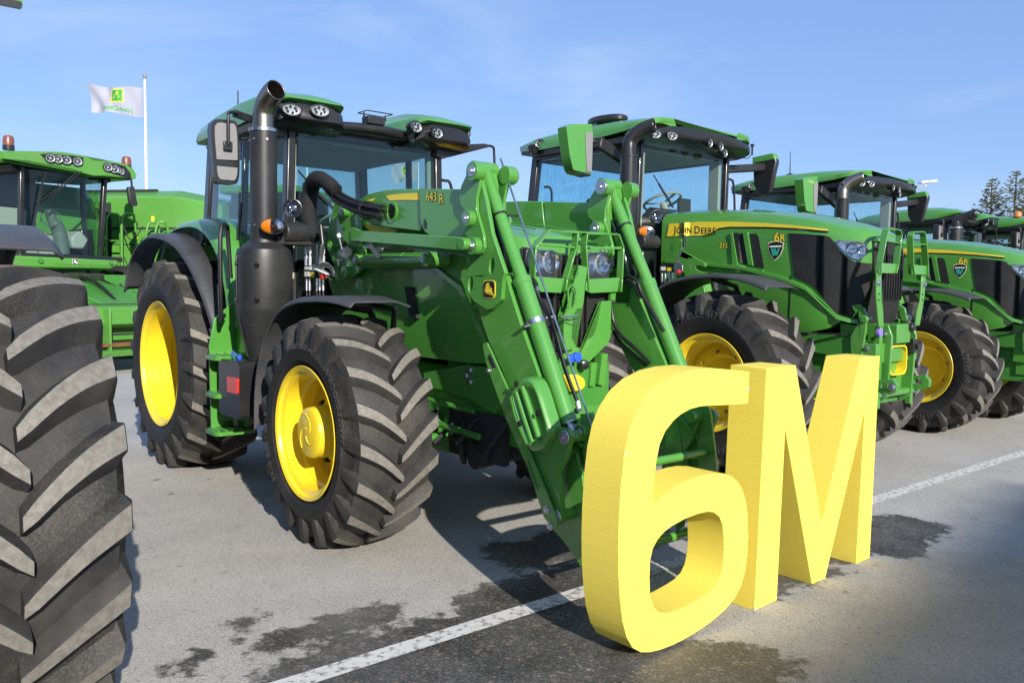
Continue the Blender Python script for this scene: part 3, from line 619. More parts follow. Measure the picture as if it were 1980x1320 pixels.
    rd = MB(); rd.prism(rrect(-1.25, -1.06, .80, .91, .015), 1.19, 1.215); part('reflector', rd, [RED], bt, bevel=.004)
    bc = MB(); bc.cyl((-1.36, 1.08, 1.02), (-1.36, 1.08, 1.045), .02); bc.tube([(-1.36, 1.10, 1.04), (-1.37, 1.12, 1.075), (-1.36, 1.14, 1.06), (-1.36, 1.12, 1.03)], .005, n=6); part('filler_cap', bc, [BLUE], bt)
    # ---- exhaust: canister, stack, elbow
    cs, cr = -1.13, .985
    cn = MB()
    def CR(h, a, b, ds=0): return [(cs+ds+a*cos(t)*(abs(cos(t))**-.25 if abs(cos(t)) > .01 else 1)**.5, cr+b*sin(t), h) for t in [2*pi*i/36 for i in range(36)]]
    cn.loft([CR(.99, .05, .06, -.05), CR(1.0, .085, .085, -.05), CR(1.12, .115, .115, -.045), CR(1.28, .160, .16, -.02), CR(1.36, .18, .185, 0), CR(1.40, .187, .19, 0), CR(1.74, .19, .192, 0), CR(1.80, .18, .18, 0), CR(1.825, .15, .15), CR(1.85, .115, .115), CR(1.87, .11, .11)])
    can = part('exhaust_canister', cn, [BLK], T)
    sm = MB(); sm.tube([(cs-.05, cr+.105, 1.05), (cs-.03, cr+.172, 1.30), (cs-.02, cr+.192, 1.45), (cs-.02, cr+.194, 1.74), (cs-.02, cr+.14, 1.83)], .007, n=8); part('seam', sm, [BLK], can)
    cb = MB()
    for (a, b, c) in ((-.02, .195, 1.70), (-.02, .195, 1.45), (.155, .12, 1.69), (.155, .12, 1.45)): cb.cyl((cs+a, cr+b-.01, c), (cs+a*1.05, cr+b+.006, c), .016, n=12)
    part('canister_clip', cb, [BLKS], can)
    ST = 2.63 if loader else 2.62; sk = MB(); sk.cyl((cs, cr, 1.85), (cs, cr, ST), .093, .091, n=40); stk = part('exhaust_stack', sk, [BLK], T)
    sc = MB()
    for h_ in (1.97, 2.56):
        for t in (.15, 1.15, 2.2): sc.cyl((cs+.09*cos(t), cr+.09*sin(t), h_), (cs+.099*cos(t), cr+.099*sin(t), h_), .008, n=8)
    part('stack_screw', sc, [ZINC], stk)
    cl = MB(); cl.rev([(-.012, .092), (-.012, .099), (.012, .099), (.012, .072)], (cs, cr, 2.63), (0, 0, 1), n=40); part('collar', cl, [STEEL], stk)
    el = MB(); pth = [(cs, cr, 2.62), (cs, cr, 2.70), (cs+.004, cr-.0, 2.76), (cs+.04, cr-.01, 2.825), (cs+.10, cr-.02, 2.87), (cs+.15, cr-.03, 2.89)]
    if not loader: pth = [(cs, cr, 2.62), (cs, cr, 2.70), (cs+.01, cr-.01, 2.73), (cs+.05, cr-.03, 2.77), (cs+.13, cr-.06, 2.81), (cs+.26, cr-.10, 2.86)]
    el.tube(pth, .070, n=32, smooth=4, caps=False); part('tailpipe', el, [STAIN if loader else BLKS], stk, solid=.006, sharp=50)
    bk = MB(); bk.cyl((cs+.05, cr-.32, 1.93), (cs+.08, cr-.10, 1.93), .075); bk.box(cs-.02, cs+.10, cr-.34, cr-.05, 1.84, 1.90); bk.box(cs-.2, cs, cr-.32, cr-.1, 1.85, 1.92); part('lamp_bracket', bk, [BLK], T, bevel=.01)
    indicator(T, (-0.950, 0.999, 1.956))
    round_lamp(T, (-1.020, 0.820, 2.096), (.86, .5, 0), .062, name='road_lamp')
    # ---- cab
    AF, BR, CR_ = (-1.40, .665), (-2.02, .80), (-2.86, .76)
    cb = MB()
    cb.box(-2.9, -1.42, -.66, .66, 1.18, 1.32); cb.box(-1.50, -1.40, -.60, .60, 1.3, 1.75)
    for sg in (1, -1):
        cb.beam((-1.42, sg*.70, 1.3), (-1.42, sg*.655, 2.78), .085, .07, up=(0, 1, 0))
        cb.beam((-2.02, sg*.80, 1.45), (-2.02, sg*.76, 2.78), .05, .05, up=(0, 1, 0))
        cb.beam((-2.86, sg*.77, 1.9), (-2.84, sg*.72, 2.80), .11, .09, up=(0, 1, 0))
        cb.beam((-1.44, sg*.70, 1.32), (-2.02, sg*.80, 1.47), .05, .06); cb.beam((-2.02, sg*.8, 1.47), (-2.2, sg*.8, 1.97), .05, .05, up=(0, 1, 0)); cb.beam((-2.2, sg*.8, 1.97), (-2.86, sg*.77, 2.03), .06, .05)
        cb.beam((-1.44, sg*.67, 2.72), (-2.02, sg*.78, 2.73), .06, .06); cb.beam((-2.02, sg*.78, 2.73), (-2.84, sg*.74, 2.76), .06, .06)
    cb.beam((-2.85, -.76, 1.95), (-2.85, .76, 1.95), .06, .08); cb.beam((-1.41, -.66, 2.73), (-1.41, .66, 2.73), .05, .07); cb.beam((-2.85, -.74, 2.76), (-2.85, .74, 2.76), .05, .08)
    cb.box(-2.9, -1.5, -.66, .66, 2.69, 2.735)
    cab = part('cab_frame', cb, [BLKS], T, bevel=.012)
    tr = MB()
    for sg in (1, -1): tr.beam((-1.47, sg*.63, 1.6), (-1.47, sg*.61, 2.70), .05, .04, up=(0, 1, 0))
    tr.box(-2.8, -1.48, -.62, .62, 2.66, 2.69); tr.box(-2.82, -2.55, -.55, .55, 1.3, 1.85)
    part('cab_trim', tr, [IVORY], cab, bevel=.01)
    ws = MB(); ws.prism([(-.62, 1.36), (.62, 1.36), (.61, 2.72), (-.61, 2.72)], -1.385, -1.38, ax='s'); part('windscreen', ws, [GLASS], cab)
    for sg in (1, -1):
        dg = MB(); dg.loft([[(-1.46, sg*.71, 1.36), (-1.46, sg*.685, 2.70)], [(-2.0, sg*.82, 1.5), (-2.0, sg*.785, 2.71)]], closed=False, caps=False); part('door_glass', dg, [GLASS], cab)
        dg = MB(); dg.loft([[(-2.06, sg*.82, 2.0), (-2.06, sg*.785, 2.71)], [(-2.80, sg*.79, 2.06), (-2.80, sg*.75, 2.73)]], closed=False, caps=False); part('side_glass', dg, [GLASS], cab)
        dh = MB(); dh.tube([(-1.95, sg*.84, 1.75), (-1.95, sg*.86, 1.9), (-1.92, sg*.84, 2.2)], .012); part('door_handle', dh, [BLKS], cab)
    rg = MB(); rg.prism([(-.70, 2.0), (.70, 2.0), (.68, 2.72), (-.68, 2.72)], -2.875, -2.87, ax='s'); part('rear_glass', rg, [GLASS], cab)
    # roof: dark deck, two green pods over lamp recesses
    rf = MB(); rf.prism(rrect(-2.92, -1.30, -.80, .80, .12), 2.735, 2.80, ax='h'); rf.tube([(-1.30, -.32, 2.775), (-1.27, 0, 2.79), (-1.30, .32, 2.775)], .035, n=12, smooth=3); rf.box(-2.9, -1.4, -.34, .34, 2.79, 2.815)
    roof = part('roof', rf, [BLKS], cab, bevel=.01)
    for sg in (1, -1):
        def pr(s, lo, ri, ro, t):
            return [(s, sg*ri, lo), (s, sg*ro, lo), (s, sg*(ro+.012), lo+(t-lo)*.35), (s, sg*(ro-.02), lo+(t-lo)*.72), (s, sg*(ro-.12), t-.012), (s, sg*((ri+ro)/2), t), (s, sg*(ri+.10), t-.006), (s, sg*(ri+.02), lo+(t-lo)*.6)]
        pd = MB(); pd.loft([pr(-1.12, 2.888, .38, .78, 2.898), pr(-1.15, 2.880, .35, .83, 2.925), pr(-1.27, 2.850, .32, .87, 2.965), pr(-1.5, 2.80, .31, .89, 3.005), pr(-1.9, 2.78, .30, .89, 3.02), pr(-2.4, 2.78, .30, .88, 2.99), pr(-2.8, 2.78, .32, .87, 2.93), pr(-2.98, 2.78, .36, .82, 2.86)])
        p_ = part('roof_pod', pd, [GREEN], roof)
        bh = MB(); bh.loft([pr(-1.165, 2.765, .37, .79, 2.888), pr(-1.20, 2.735, .32, .85, 2.90), pr(-1.36, 2.70, .29, .88, 2.90), pr(-2.2, 2.74, .29, .87, 2.80)]); part('lamp_housing', bh, [BLKS], roof)
    for c in [(-1.135, 0.773, 2.808), (-1.135, 0.552, 2.832)]: led_lamp(T, c, (1, .12, -.06), .068, .042)
    for c in [(-1.135, -0.274, 2.825), (-1.135, -0.477, 2.802)]: led_lamp(T, c, (1, -.25, -.06), .062, .042)
    tb = MB(); tb.box(-1.33, -1.23, -.05, .10, 2.82, 2.875)
    tb.tube([(-1.34, -.10, 2.905), (-1.34, .13, 2.905), (-1.20, .13, 2.905), (-1.20, -.10, 2.905)], .005, closed=True, n=6)
    for y in (-.08, .11): tb.box(-1.285, -1.275, y-.006, y+.006, 2.86, 2.905)
    for y in (.42, -.30): tb.prism([(y-.05, 2.80), (y+.05, 2.80), (y+.04, 2.74), (y, 2.71), (y-.04, 2.74)], -1.25, -1.22, ax='s')
    part('roof_bracket', tb, [BLKS], T, bevel=.004)
    an = MB(); an.cyl((-2.6, .60, 2.9), (-2.6, .60, 3.22), .007, n=8); an.cyl((-1.20, -.84, 2.74), (-1.20, -.84, 2.90), .010, n=8); an.cyl((-1.2, -.84, 2.83), (-1.2, -.84, 2.88), .018, n=10); an.tube([(-1.2, -.7, 2.70), (-1.2, -.82, 2.70), (-1.2, -.86, 2.74)], .006, n=6)
    part('antenna', an, [BLKS], T)
    # mirrors
    mr_ = MB();
    if loader: q = [(1.290, 2.667), (1.182, 2.692), (1.112, 2.680), (1.099, 2.469), (1.112, 2.279), (1.193, 2.261), (1.266, 2.272), (1.282, 2.406)]
    else: q = [(1.29, 2.66), (1.2, 2.67), (1.11, 2.67), (1.10, 2.45), (1.11, 2.27), (1.2, 2.26), (1.27, 2.27), (1.285, 2.42)]
    mr_.prism(spl(q, 4), -1.36, -1.28, ax='s'); m = part('mirror', mr_, [BLKS], T, bevel=.012)
    cx = sum(a for a, b in q)/len(q); cy = sum(b for a, b in q)/len(q)
    mg = MB(); mg.prism([(cx+(a-cx)*.80, cy+(b-cy)*.88+.005) for a, b in spl(q, 4) if b > cy-.07], -1.28, -1.268, ax='s'); mg.prism([(cx+(a-cx)*.80, cy+(b-cy)*.88) for a, b in spl(q, 4) if b < cy-.085], -1.28, -1.268, ax='s')
    part('mirror_back', mg, [GREYM], m, bevel=.004)
    mk = MB(); mk.box(-1.268, -1.24, cx-.03, cx+.03, cy+.02, cy+.08); mk.tube([(-1.24, cx, cy+.05), (-1.24, cx, cy+.22), (-1.25, cx-.01, cy+.28), (-1.28, cx-.08, cy+.29)], .012, n=8, smooth=3); mk.beam((-1.30, cx-.06, cy+.29), (-1.40, .70, 2.70), .03, .05); part('mirror_arm', mk, [BLKS], T, bevel=.003)
    ml = MB()
    L0 = [(-0.623, 2.742), (-1.115, 2.818), (-1.166, 2.815), (-1.155, 2.787), (-0.892, 2.726), (-0.756, 2.680), (-0.693, 2.642), (-0.640, 2.645)]; ml.prism(L0, -1.38, -1.34, ax='s'); ml.tube([(-1.36, L0[2][0]+.01, L0[2][1]-.008), (-1.36, L0[2][0]-.06, L0[2][1]-.01), (-1.36, L0[2][0]-.075, L0[2][1]-.06), (-1.36, L0[2][0]-.085, L0[2][1]-.25)], .012, smooth=3, n=8); ml.beam((-1.36, -.66, 2.66), (-1.36, L0[0][0]-.03, L0[0][1]-.03), .05, .09); part('mirror_arm', ml, [BLKS], T, bevel=.003)
    m2 = MB(); m2.prism(rrect(-1.28, -1.08, 2.24, 2.52, .05), -1.40, -1.33, ax='s'); part('mirror', m2, [BLKS], T, bevel=.02)
    gr = MB(); gr.tube([(-1.44, -.70, 2.47), (-1.42, -.76, 2.47), (-1.40, -.80, 2.44), (-1.40, -.86, 2.2), (-1.40, -.89, 2.02)], .013, smooth=3); part('grab_rail', gr, [BLKS], T)
    wiper(T, [(-1.37, .62, 2.42), (-1.37, .50, 2.30), (-1.36, .22, 2.06)])
    # interior
    se = MB(); se.box(-2.6, -2.1, -.26, .26, 1.62, 1.75); se.prism([(-.25, 1.7), (.25, 1.7), (.22, 2.2), (.12, 2.40), (-.12, 2.40), (-.22, 2.2)], -2.62, -2.50, ax='s'); se.box(-2.5, -2.2, -.2, .2, 1.3, 1.65); se.box(-2.5, -2.1, .3, .42, 1.75, 1.95)
    part('seat', se, [DARK], T, bevel=.03)
    sw = MB(); pts = []
    C0 = Vector((-1.80, 0.02, 2.08)); ez = Vector((-.45, 0, .89)).normalized(); ex = Vector((0, 1, 0)); ey = ez.cross(ex)
    sw.tube([tuple(C0+ex*(.20*cos(2*pi*i/28))+ey*(.20*sin(2*pi*i/28))) for i in range(28)], .014, closed=True, n=8)
    for a in (.5, 2.6, 4.7): sw.beam(C0-ez*.04, C0+ex*(.19*cos(a))+ey*(.19*sin(a)), .03, .015)
    sw.tube([C0-ez*.02, C0-ez*.12, (-1.62, .02, 1.5)], .035); part('steering_wheel', sw, [IVORY if loader else DARK], T)
    ds = MB(); ds.prism([(-1.75, 1.35), (-1.48, 1.35), (-1.46, 1.86), (-1.56, 1.93), (-1.70, 1.88)], -.26, .28); ds.box(-1.65, -1.45, .3, .62, 1.3, 1.72); ds.box(-1.60, -1.56, .38, .48, 2.12, 2.36); ds.beam((-1.6, .43, 1.7), (-1.6, .43, 2.15), .02, .02); part('dashboard', ds, [DARK], T, bevel=.02)
    if loader: loader_part(T)
    return T
# ------------------------------------------------------------------ front loader (built on the right arm, mirrored for the left)
def boss(mb, s, h, r0, r1, R, mi=0, pin=1):
    mb.cyl((s, r0, h), (s, r1, h), R, n=28, mi=mi); mb.cyl((s, r1, h), (s, r1+.004, h), R*.62, n=20, mi=pin); mb.cyl((s, r1+.004, h), (s, r1+.012, h), R*.28, n=6, mi=pin)
DKTEAL = mat("dark_teal_gloss", (.006, .02, .022), .25, coat=.3)
CARR, CARR2 = (1.65, .65), (1.62, .20)
def loader_part(T):
    # torque tube between the arms = the loader's own mesh
    tt = MB(); q = [(1.143, 0.957), (1.339, 1.031), (1.367, 0.920), (1.210, 0.847)]
    tt.prism([(1.05, .86), (1.16, .90), (1.30, .80), (1.33, .64), (1.22, .58), (1.08, .68)], -.44, .44)
    L = part('front_loader', tt, [GREEN], T, bevel=.012)
    # --- side geometry, right arm
    mast = [(-1.014, 2.157), (-0.835, 2.161), (-0.697, 2.102), (-0.670, 2.036), (-0.585, 1.826), (-0.567, 1.718), (-0.651, 1.654), (-0.776, 1.604), (-0.858, 1.619), (-0.954, 1.655), (-1.072, 1.760), (-1.165, 1.866)]
    fore = [(-0.565, 2.137), (-0.415, 2.171), (-0.191, 2.179), (-0.017, 2.172), (0.218, 2.152), (0.256, 1.942), (0.227, 1.896), (-0.169, 1.938), (-0.372, 1.971), (-0.543, 2.024)]
    rear = [(0.234, 2.152), (0.477, 2.130), (0.688, 2.111), (0.747, 2.151), (0.819, 2.213), (0.842, 2.126), (0.845, 1.971), (0.826, 1.817), (0.693, 1.822), (0.366, 1.854), (0.292, 1.892), (0.250, 1.951)]
    knee = [(0.865, 1.730), (0.771, 1.680), (0.675, 1.612), (0.714, 1.561), (0.812, 1.479), (0.920, 1.441), (0.976, 1.442), (1.057, 1.497), (1.071, 1.614), (1.087, 1.637), (0.968, 1.851), (0.916, 2.022), (0.864, 2.145), (0.796, 1.944), (0.842, 1.804)]
    lev = [(0.793, 2.205), (0.810, 2.223), (0.853, 2.224), (0.893, 2.199), (0.894, 2.157), (0.856, 2.050), (0.858, 1.974), (0.895, 1.903), (0.926, 1.834), (0.932, 1.775), (0.908, 1.746), (0.848, 1.741), (0.804, 1.761), (0.791, 1.805), (0.780, 1.831), (0.740, 1.876), (0.751, 1.937), (0.771, 1.969), (0.710, 2.018), (0.695, 2.062), (0.712, 2.122), (0.752, 2.170)]
    low = [(0.807, 1.464), (1.032, 1.478), (1.059, 1.629), (1.091, 1.563), (1.098, 1.542), (1.204, 1.342), (1.324, 1.142), (1.413, 0.978), (1.475, 0.850), (1.547, 0.734), (1.385, 0.618), (1.218, 0.838), (1.109, 1.026), (0.919, 1.259), (0.853, 1.369)]
    foot = [(1.485, 0.856), (1.547, 0.877), (1.598, 0.872), (1.617, 0.843), (1.608, 0.797), (1.572, 0.707), (1.530, 0.642), (1.545, 0.539), (1.563, 0.464), (1.562, 0.404), (1.539, 0.384), (1.497, 0.378), (1.467, 0.400), (1.459, 0.441), (1.408, 0.532), (1.327, 0.664), (1.292, 0.717)]
    stand = [(0.937, 1.249), (0.951, 1.258), (0.974, 1.260), (1.012, 1.215), (1.158, 1.028), (1.254, 0.909), (1.264, 0.830), (1.316, 0.762), (1.404, 0.638), (1.473, 0.546), (1.538, 0.450), (1.562, 0.404), (1.555, 0.382), (1.509, 0.381), (1.461, 0.412), (1.428, 0.471), (1.318, 0.650), (1.258, 0.726), (1.157, 0.856), (1.033, 1.043), (0.967, 1.155)]
    for sg in (1, -1):
        def X(mb): return mb if sg > 0 else mb.mirrored()
        a = MB(); a.prism(fore, .43, .56, mi=0); a.prism(rear, .435, .575, mi=0)
        bm_ = part('boom_beam', X(a), [GREEN], L, bevel=.006)
        a = MB(); a.prism(low, .445, .555);
        lw = part('lower_boom', X(a), [GREEN], L, bevel=.005)
        a = MB(); fe = [(0.415, 1.820), (0.610, 1.605), (0.749, 1.453), (0.990, 1.631), (1.030, 1.541), (1.138, 1.338), (1.261, 1.134), (1.351, 0.966), (1.415, 0.836)][3:]; tp = [(0.763, 2.126), (0.833, 1.999), (0.957, 1.770), (0.994, 1.637)]
        for chain in (fe, tp): a.loft([[(s_+.006, r_, h_+.003) for r_ in (.462, .530)] for s_, h_ in chain], closed=False, caps=False)
        part('boom_strip', X(a), [DKTEAL], L, solid=.004)  # dark teal strip set on the front face of the boom
        a = MB(); a.prism(ell(*[(0.307, 1.934)][0], .020, .034, 6, rot=.3), .5575, .5765); part('access_hole', X(a), [DECALBLK], L)
        a = MB(); hs = [ell(*c, .022, .045, 14, rot=-.15) for c in [(0.971, 1.677), (0.780, 1.575)]]
        a.prism(knee, .555, .582, holes=[h[::-1] for h in hs]); part('knee_gusset', X(a), [GREEN], L, bevel=.004)
        for r0, r1 in ((.585, .605), (.395, .415)):
            a = MB(); a.prism(lev, r0, r1)
            for i, (s_, h_) in enumerate([(0.864, 2.188), (0.813, 1.936), (0.867, 1.784)]):
                if r0 > .5: boss(a, s_, h_, .58, .645, (.052, .045, .048)[i])
                else: a.cyl((s_, .355, h_), (s_, .42, h_), (.052, .045, .048)[i], n=24); a.cyl((s_, .345, h_), (s_, .356, h_), (.046, .038, .03)[i], n=24, mi=1); a.cyl((s_, .335, h_), (s_, .346, h_), .013, n=6, mi=1)
            part('bell_crank', X(a), [GREEN, ZINC], L, bevel=.003)
        a = MB(); a.prism(foot, .555, .585)
        a.prism(foot, .40, .425)
        for (s_, h_) in [(1.580, 0.831), (1.534, 0.427)]: boss(a, s_, h_, .40, .595, .03); a.cyl((s_, .59, h_), (s_, .598, h_), .036, n=24, mi=1)
        part('boom_foot', X(a), [GREEN, ZINC], L, bevel=.004)
        # tilt cylinder
        t = [(0.786, 0.500, 2.218), (0.912, 0.500, 2.003), (1.138, 0.500, 1.592), (1.514, 0.500, 0.884), (1.546, 0.500, 0.836)]
        c = MB(); c.cyl(t[0], t[2], .036, n=28); c.cyl(t[2], t[3], .046, n=32); c.cyl(Vector(t[2])-(Vector(t[3])-Vector(t[2])).normalized()*.02, Vector(t[2])+(Vector(t[3])-Vector(t[2])).normalized()*.02, .049, n=32)
        d = Vector(t[0]); c.cyl((d.x, .425, d.z), (d.x, .58, d.z), .042, n=28)
        cy = part('tilt_cylinder', X(c), [GREEN], L, bevel=.002)
        c = MB(); c.cyl(t[3], t[4], .024, n=20); c.cyl(t[3], Vector(t[3])+(Vector(t[4])-Vector(t[3]))*.12, .047, n=32)
        part('cylinder_rod', X(c), [STEEL], L)
        c = MB(); p = Vector(t[2]).lerp(Vector(t[3]), .30); d = (Vector(t[3])-Vector(t[2])).normalized();
        if sg > 0:
            c.rev([(-.014, .0475), (-.014, .0505), (.014, .0505), (.014, .0475)], p, d, n=32); c.beam(p+Vector((0, .05, -.01)), p+Vector((0, .09, -.02)), .03, .008); part('band_clamp', c, [ZINC], L)
        c = MB(); p = Vector(t[0]).lerp(Vector(t[2]), .42); c.rev([(-.006, .036), (-.006, .041), (.006, .041), (.006, .036)], p, d, n=24, mi=0); c.beam(p+Vector((.02, -.04, 0)), p+Vector((.03, -.10, .0)), .012, .012); part('cable_tie', X(c), [HOSE], L)
        # parallel link bar
        b = [(-0.428, 0.660, 1.891), (0.833, 0.660, 1.794)]
        c = MB(); c.beam(b[0], b[1], .05, .072); pl = [(-0.571, 1.915), (-0.531, 1.935), (-0.401, 1.944), (-0.288, 1.909), (-0.292, 1.893), (-0.450, 1.900), (-0.461, 1.859), (-0.354, 1.843), (-0.375, 1.835), (-0.482, 1.833), (-0.544, 1.861)]; c.prism(pl, .655, .672)
        e = Vector(b[1]); c.cyl((e.x, .60, e.z), (e.x, .69, e.z), .034, n=20); part('levelling_link', X(c), [GREEN], L, bevel=.005)
        # lift cylinder
        t = [(-0.566, 0.520, 1.726), (-0.488, 0.520, 1.725), (0.293, 0.520, 1.724), (0.352, 0.520, 1.725), (0.451, 0.520, 1.721)]
        c = MB(); c.cyl(t[1], t[2], .050, n=32); c.cyl((t[3][0], .45, t[3][2]), (t[3][0], .60, t[3][2]), .045, n=28); boss(c, t[3][0], t[3][2], .58, .625, .028, pin=1); k = Vector(t[1]).lerp(Vector(t[2]), .62); c.cyl(k, k+Vector((.012, 0, 0)), .0525, n=32)
        part('lift_cylinder', X(c), [GREEN, ZINC], L, bevel=.002)
        c = MB(); c.cyl(t[0], t[1], .03, n=20); part('cylinder_rod', X(c), [STEEL], L)
        c = MB(); a0 = Vector((-0.259, 0.530, 1.800)); a1 = Vector((0.123, 0.530, 1.780)); c.cyl(a0, a1, .010, n=10, mi=1); c.cyl(a0-Vector((.07, 0, -.004)), a0, .013, n=10, mi=0); c.beam((-0.321, 0.600, 1.830), (-0.223, 0.580, 1.751), .04, .006, up=(0, 1, 0)); c.beam((-0.384, 0.600, 1.821), (-0.317, 0.600, 1.832), .04, .006, up=(0, 1, 0))
        part('cylinder_fitting', X(c), [ZINC, HOSE], L)
        # mast
        a = MB(); a.prism(mast, .475, .50); a.prism(mast, .36, .385)
        for i, (s_, h_) in enumerate([(-0.816, 2.087), (-0.614, 1.734), (-0.797, 1.652), (-1.000, 1.846)]): boss(a, s_, h_, .36, .55 if i != 2 else .54, (.042, .042, .044, .036)[i], pin=(1 if i < 2 else 0))
        br = [(-1.214, 1.611), (-1.170, 1.616), (-1.075, 1.541), (-1.025, 1.599), (-0.881, 1.520), (-0.764, 1.501), (-0.764, 1.465), (-1.112, 1.459)]; a.prism(br, .43, .455)
        a.prism([(-.98, 1.72), (-.55, 1.66), (-.50, 1.35), (-.62, .95), (-.95, .95)], .33, .36)
        part('mast', X(a), [GREEN, ZINC], L, bevel=.004)
        a = MB(); a.prism(stand, .60, .612)
        st = part('parking_stand', X(a), [GREEN], L, bevel=.003)
        a = MB()
        for i in range(11):
            for j in (0, 1): p = Vector((1.314, 0.613, 0.663)).lerp(Vector((1.391, 0.613, 0.538)), i/10)+Vector((.022*j, 0, .012*j)); a.cyl(p, p+Vector((0, .002, 0)), .005, n=8)
        part('stand_hole', X(a), [DECALBLK], st)
        a = MB()
        for p in [(1.512, 0.612, 0.378), (1.484, 0.612, 0.454)]: a.bolt(p, (0, 1, 0), .014, .014)
        for p in [(0.998, 0.612, 1.112)]: a.bolt(p, (0, 1, 0), .009, .014)
        part('stand_bolt', X(a), [ZINC], st)
        # dark lining between stand and boom
        a = MB(); a0 = Vector((0.985, 0.600, 1.211)); a1 = Vector((1.126, 0.600, 1.028)); a.cyl(a0, a1, .012, n=10); a.cyl(a0.lerp(a1, .1), a0.lerp(a1, .45), .018, n=12); part('gas_strut', X(a), [BLKS], L)
        # ribbed oval cover
        cv = [(1.204, 1.017), (1.214, 1.039), (1.250, 1.081), (1.295, 1.102), (1.335, 1.109), (1.375, 1.105), (1.407, 1.085), (1.439, 1.042), (1.479, 0.965), (1.519, 0.884), (1.527, 0.857), (1.524, 0.829), (1.491, 0.773), (1.454, 0.746), (1.411, 0.733), (1.376, 0.733), (1.347, 0.755), (1.284, 0.840), (1.219, 0.965)]
        cxx = sum(p[0] for p in cv)/len(cv); cyy = sum(p[1] for p in cv)/len(cv); cv = spl(cv, 3)
        def sc_(k): return [(cxx+(x-cxx)*k, cyy+(y-cyy)*k) for x, y in cv]
        a = MB(); a.loft([[(x, .56, y) for x, y in cv], [(x, .61, y) for x, y in cv], [(x, .630, y) for x, y in sc_(.96)], [(x, .640, y) for x, y in sc_(.88)], [(x, .640, y) for x, y in sc_(.80)], [(x, .630, y) for x, y in sc_(.74)], [(x, .622, y) for x, y in sc_(.70)]])
        co = part('hose_cover', X(a), [GREEN], L)
        a = MB()
        for q in ([(1.216, 0.628, 0.996), (1.264, 0.628, 0.885), (1.353, 0.628, 0.766)], [(1.255, 0.628, 1.022), (1.321, 0.628, 0.898), (1.388, 0.628, 0.782)], [(1.300, 0.628, 1.056), (1.369, 0.628, 0.930), (1.433, 0.628, 0.815)]): a.tube(q, .016, n=12, smooth=4)
        part('cover_rib', X(a), [GREEN], co)
        a = MB()
        for p in [(1.270, 0.643, 1.069), (1.442, 0.643, 0.937), (1.303, 0.643, 0.868)]: a.bolt(p, (0, 1, 0), .010, .01)
        part('cover_bolt', X(a), [BLKS], co)
        # implement carrier
        a = MB(); cp = [(1.372, 0.323), (1.452, 0.360), (1.463, 0.572), (1.502, 0.681), (1.552, 0.733), (1.595, 0.640), (1.630, 0.462), (1.678, 0.188), (1.619, 0.150), (1.556, 0.206), (1.471, 0.265), (1.394, 0.305)]; a.prism(cp, .46, .482)
        cp2 = [(1.385, 0.667), (1.466, 0.821), (1.489, 0.766), (1.537, 0.503), (1.545, 0.211), (1.495, 0.161), (1.437, 0.333), (1.368, 0.499)]; a.prism(cp2, .392, .404)
        a.beam((1.481, 0.430, 0.841), (1.581, 0.430, 0.776), .10, .02); part('carrier_plate', X(a), [GREEN], L, bevel=.004)
        # left side: link at the hitch seen through the numeral
        hz_ = MB(); pz = CARR; hz_.prism([(pz[0]-.10, pz[1]+.28), (pz[0]-.02, pz[1]+.30), (pz[0]+.02, pz[1]+.22), (pz[0]+.06, pz[1]), (pz[0]+.10, pz[1]-.4), (pz[0]-.02, pz[1]-.45), (pz[0]-.06, pz[1])], .44, .458); hz_.cyl((pz[0]-.06, .36, pz[1]+.20), (pz[0]-.06, .50, pz[1]+.20), .035, n=24); boss(hz_, pz[0]-.06, pz[1]+.20, .48, .50, .034); part('carrier_link', X(hz_), [GREEN, ZINC], L, bevel=.003)
    # decals on the right arm
    d = MB(); d.prism([(-0.178, 2.139), (-0.104, 2.143), (0.065, 2.137), (0.253, 2.126), (0.229, 2.083), (0.066, 2.097), (-0.135, 2.109)], .558, .5635); d.prism([(-0.495, 2.118), (-0.448, 2.128), (-0.312, 2.137), (-0.337, 2.120), (-0.406, 2.118), (-0.469, 2.112)], .558, .5635)
    lo = [(-0.618, 1.985), (-0.514, 1.971), (-0.247, 1.935), (-0.430, 1.938), (-0.461, 1.924), (-0.600, 1.951)]; d.prism(lo, .455, .4575); part('stripe', d, [STRIPE], L)
    d = MB(); o = [(0.316, 2.070), (0.411, 2.059), (0.453, 2.047)];
    for (bb_, st_) in (("643", 0), ("R", 2)):
        for z, off, mi in ((.577, .006, 1), (.579, 0, 0)):
            txt(bb_, .078 if st_ == 0 else .082, lambda x, y, z=z, st_=st_: (o[st_][0]+x, z, o[st_][1]+y-x*.06), d, mi, bold=.0035 if mi else .0, xs=1.0)
    part('loader_lettering', d, [STRIPE, DECALBLK], L)
    b = [(0.901, 1.501), (1.008, 1.503), (0.899, 1.599)]
    deer_badge(L, lambda x, y, z: (b[0][0]+x, .5825+z, b[0][1]+y), b[1][0]-b[0][0], abs(b[2][1]-b[0][1]), (DECALBLK, STRIPE, STRIPE), name='deer_badge')
    # cross tubes of the carrier
    for nm, (cs_, ch_), rd in (('cross_tube', CARR, .024), ('cross_tube', CARR2, .026)):
        c = MB(); c.cyl((cs_, -.46, ch_), (cs_, .46, ch_), rd, n=24); part(nm, c, [GREEN], L)
    # hoses
    h = MB()
    w0 = [(-0.107, 0.620, 2.063), (-0.267, 0.620, 2.086), (-0.477, 0.620, 2.126), (-0.676, 0.620, 2.189), (-0.792, 0.620, 2.252), (-0.887, 0.620, 2.299), (-0.985, 0.620, 2.319), (-1.072, 0.620, 2.315), (-1.149, 0.620, 2.283), (-1.175, 0.620, 2.228), (-1.163, 0.620, 2.170)]
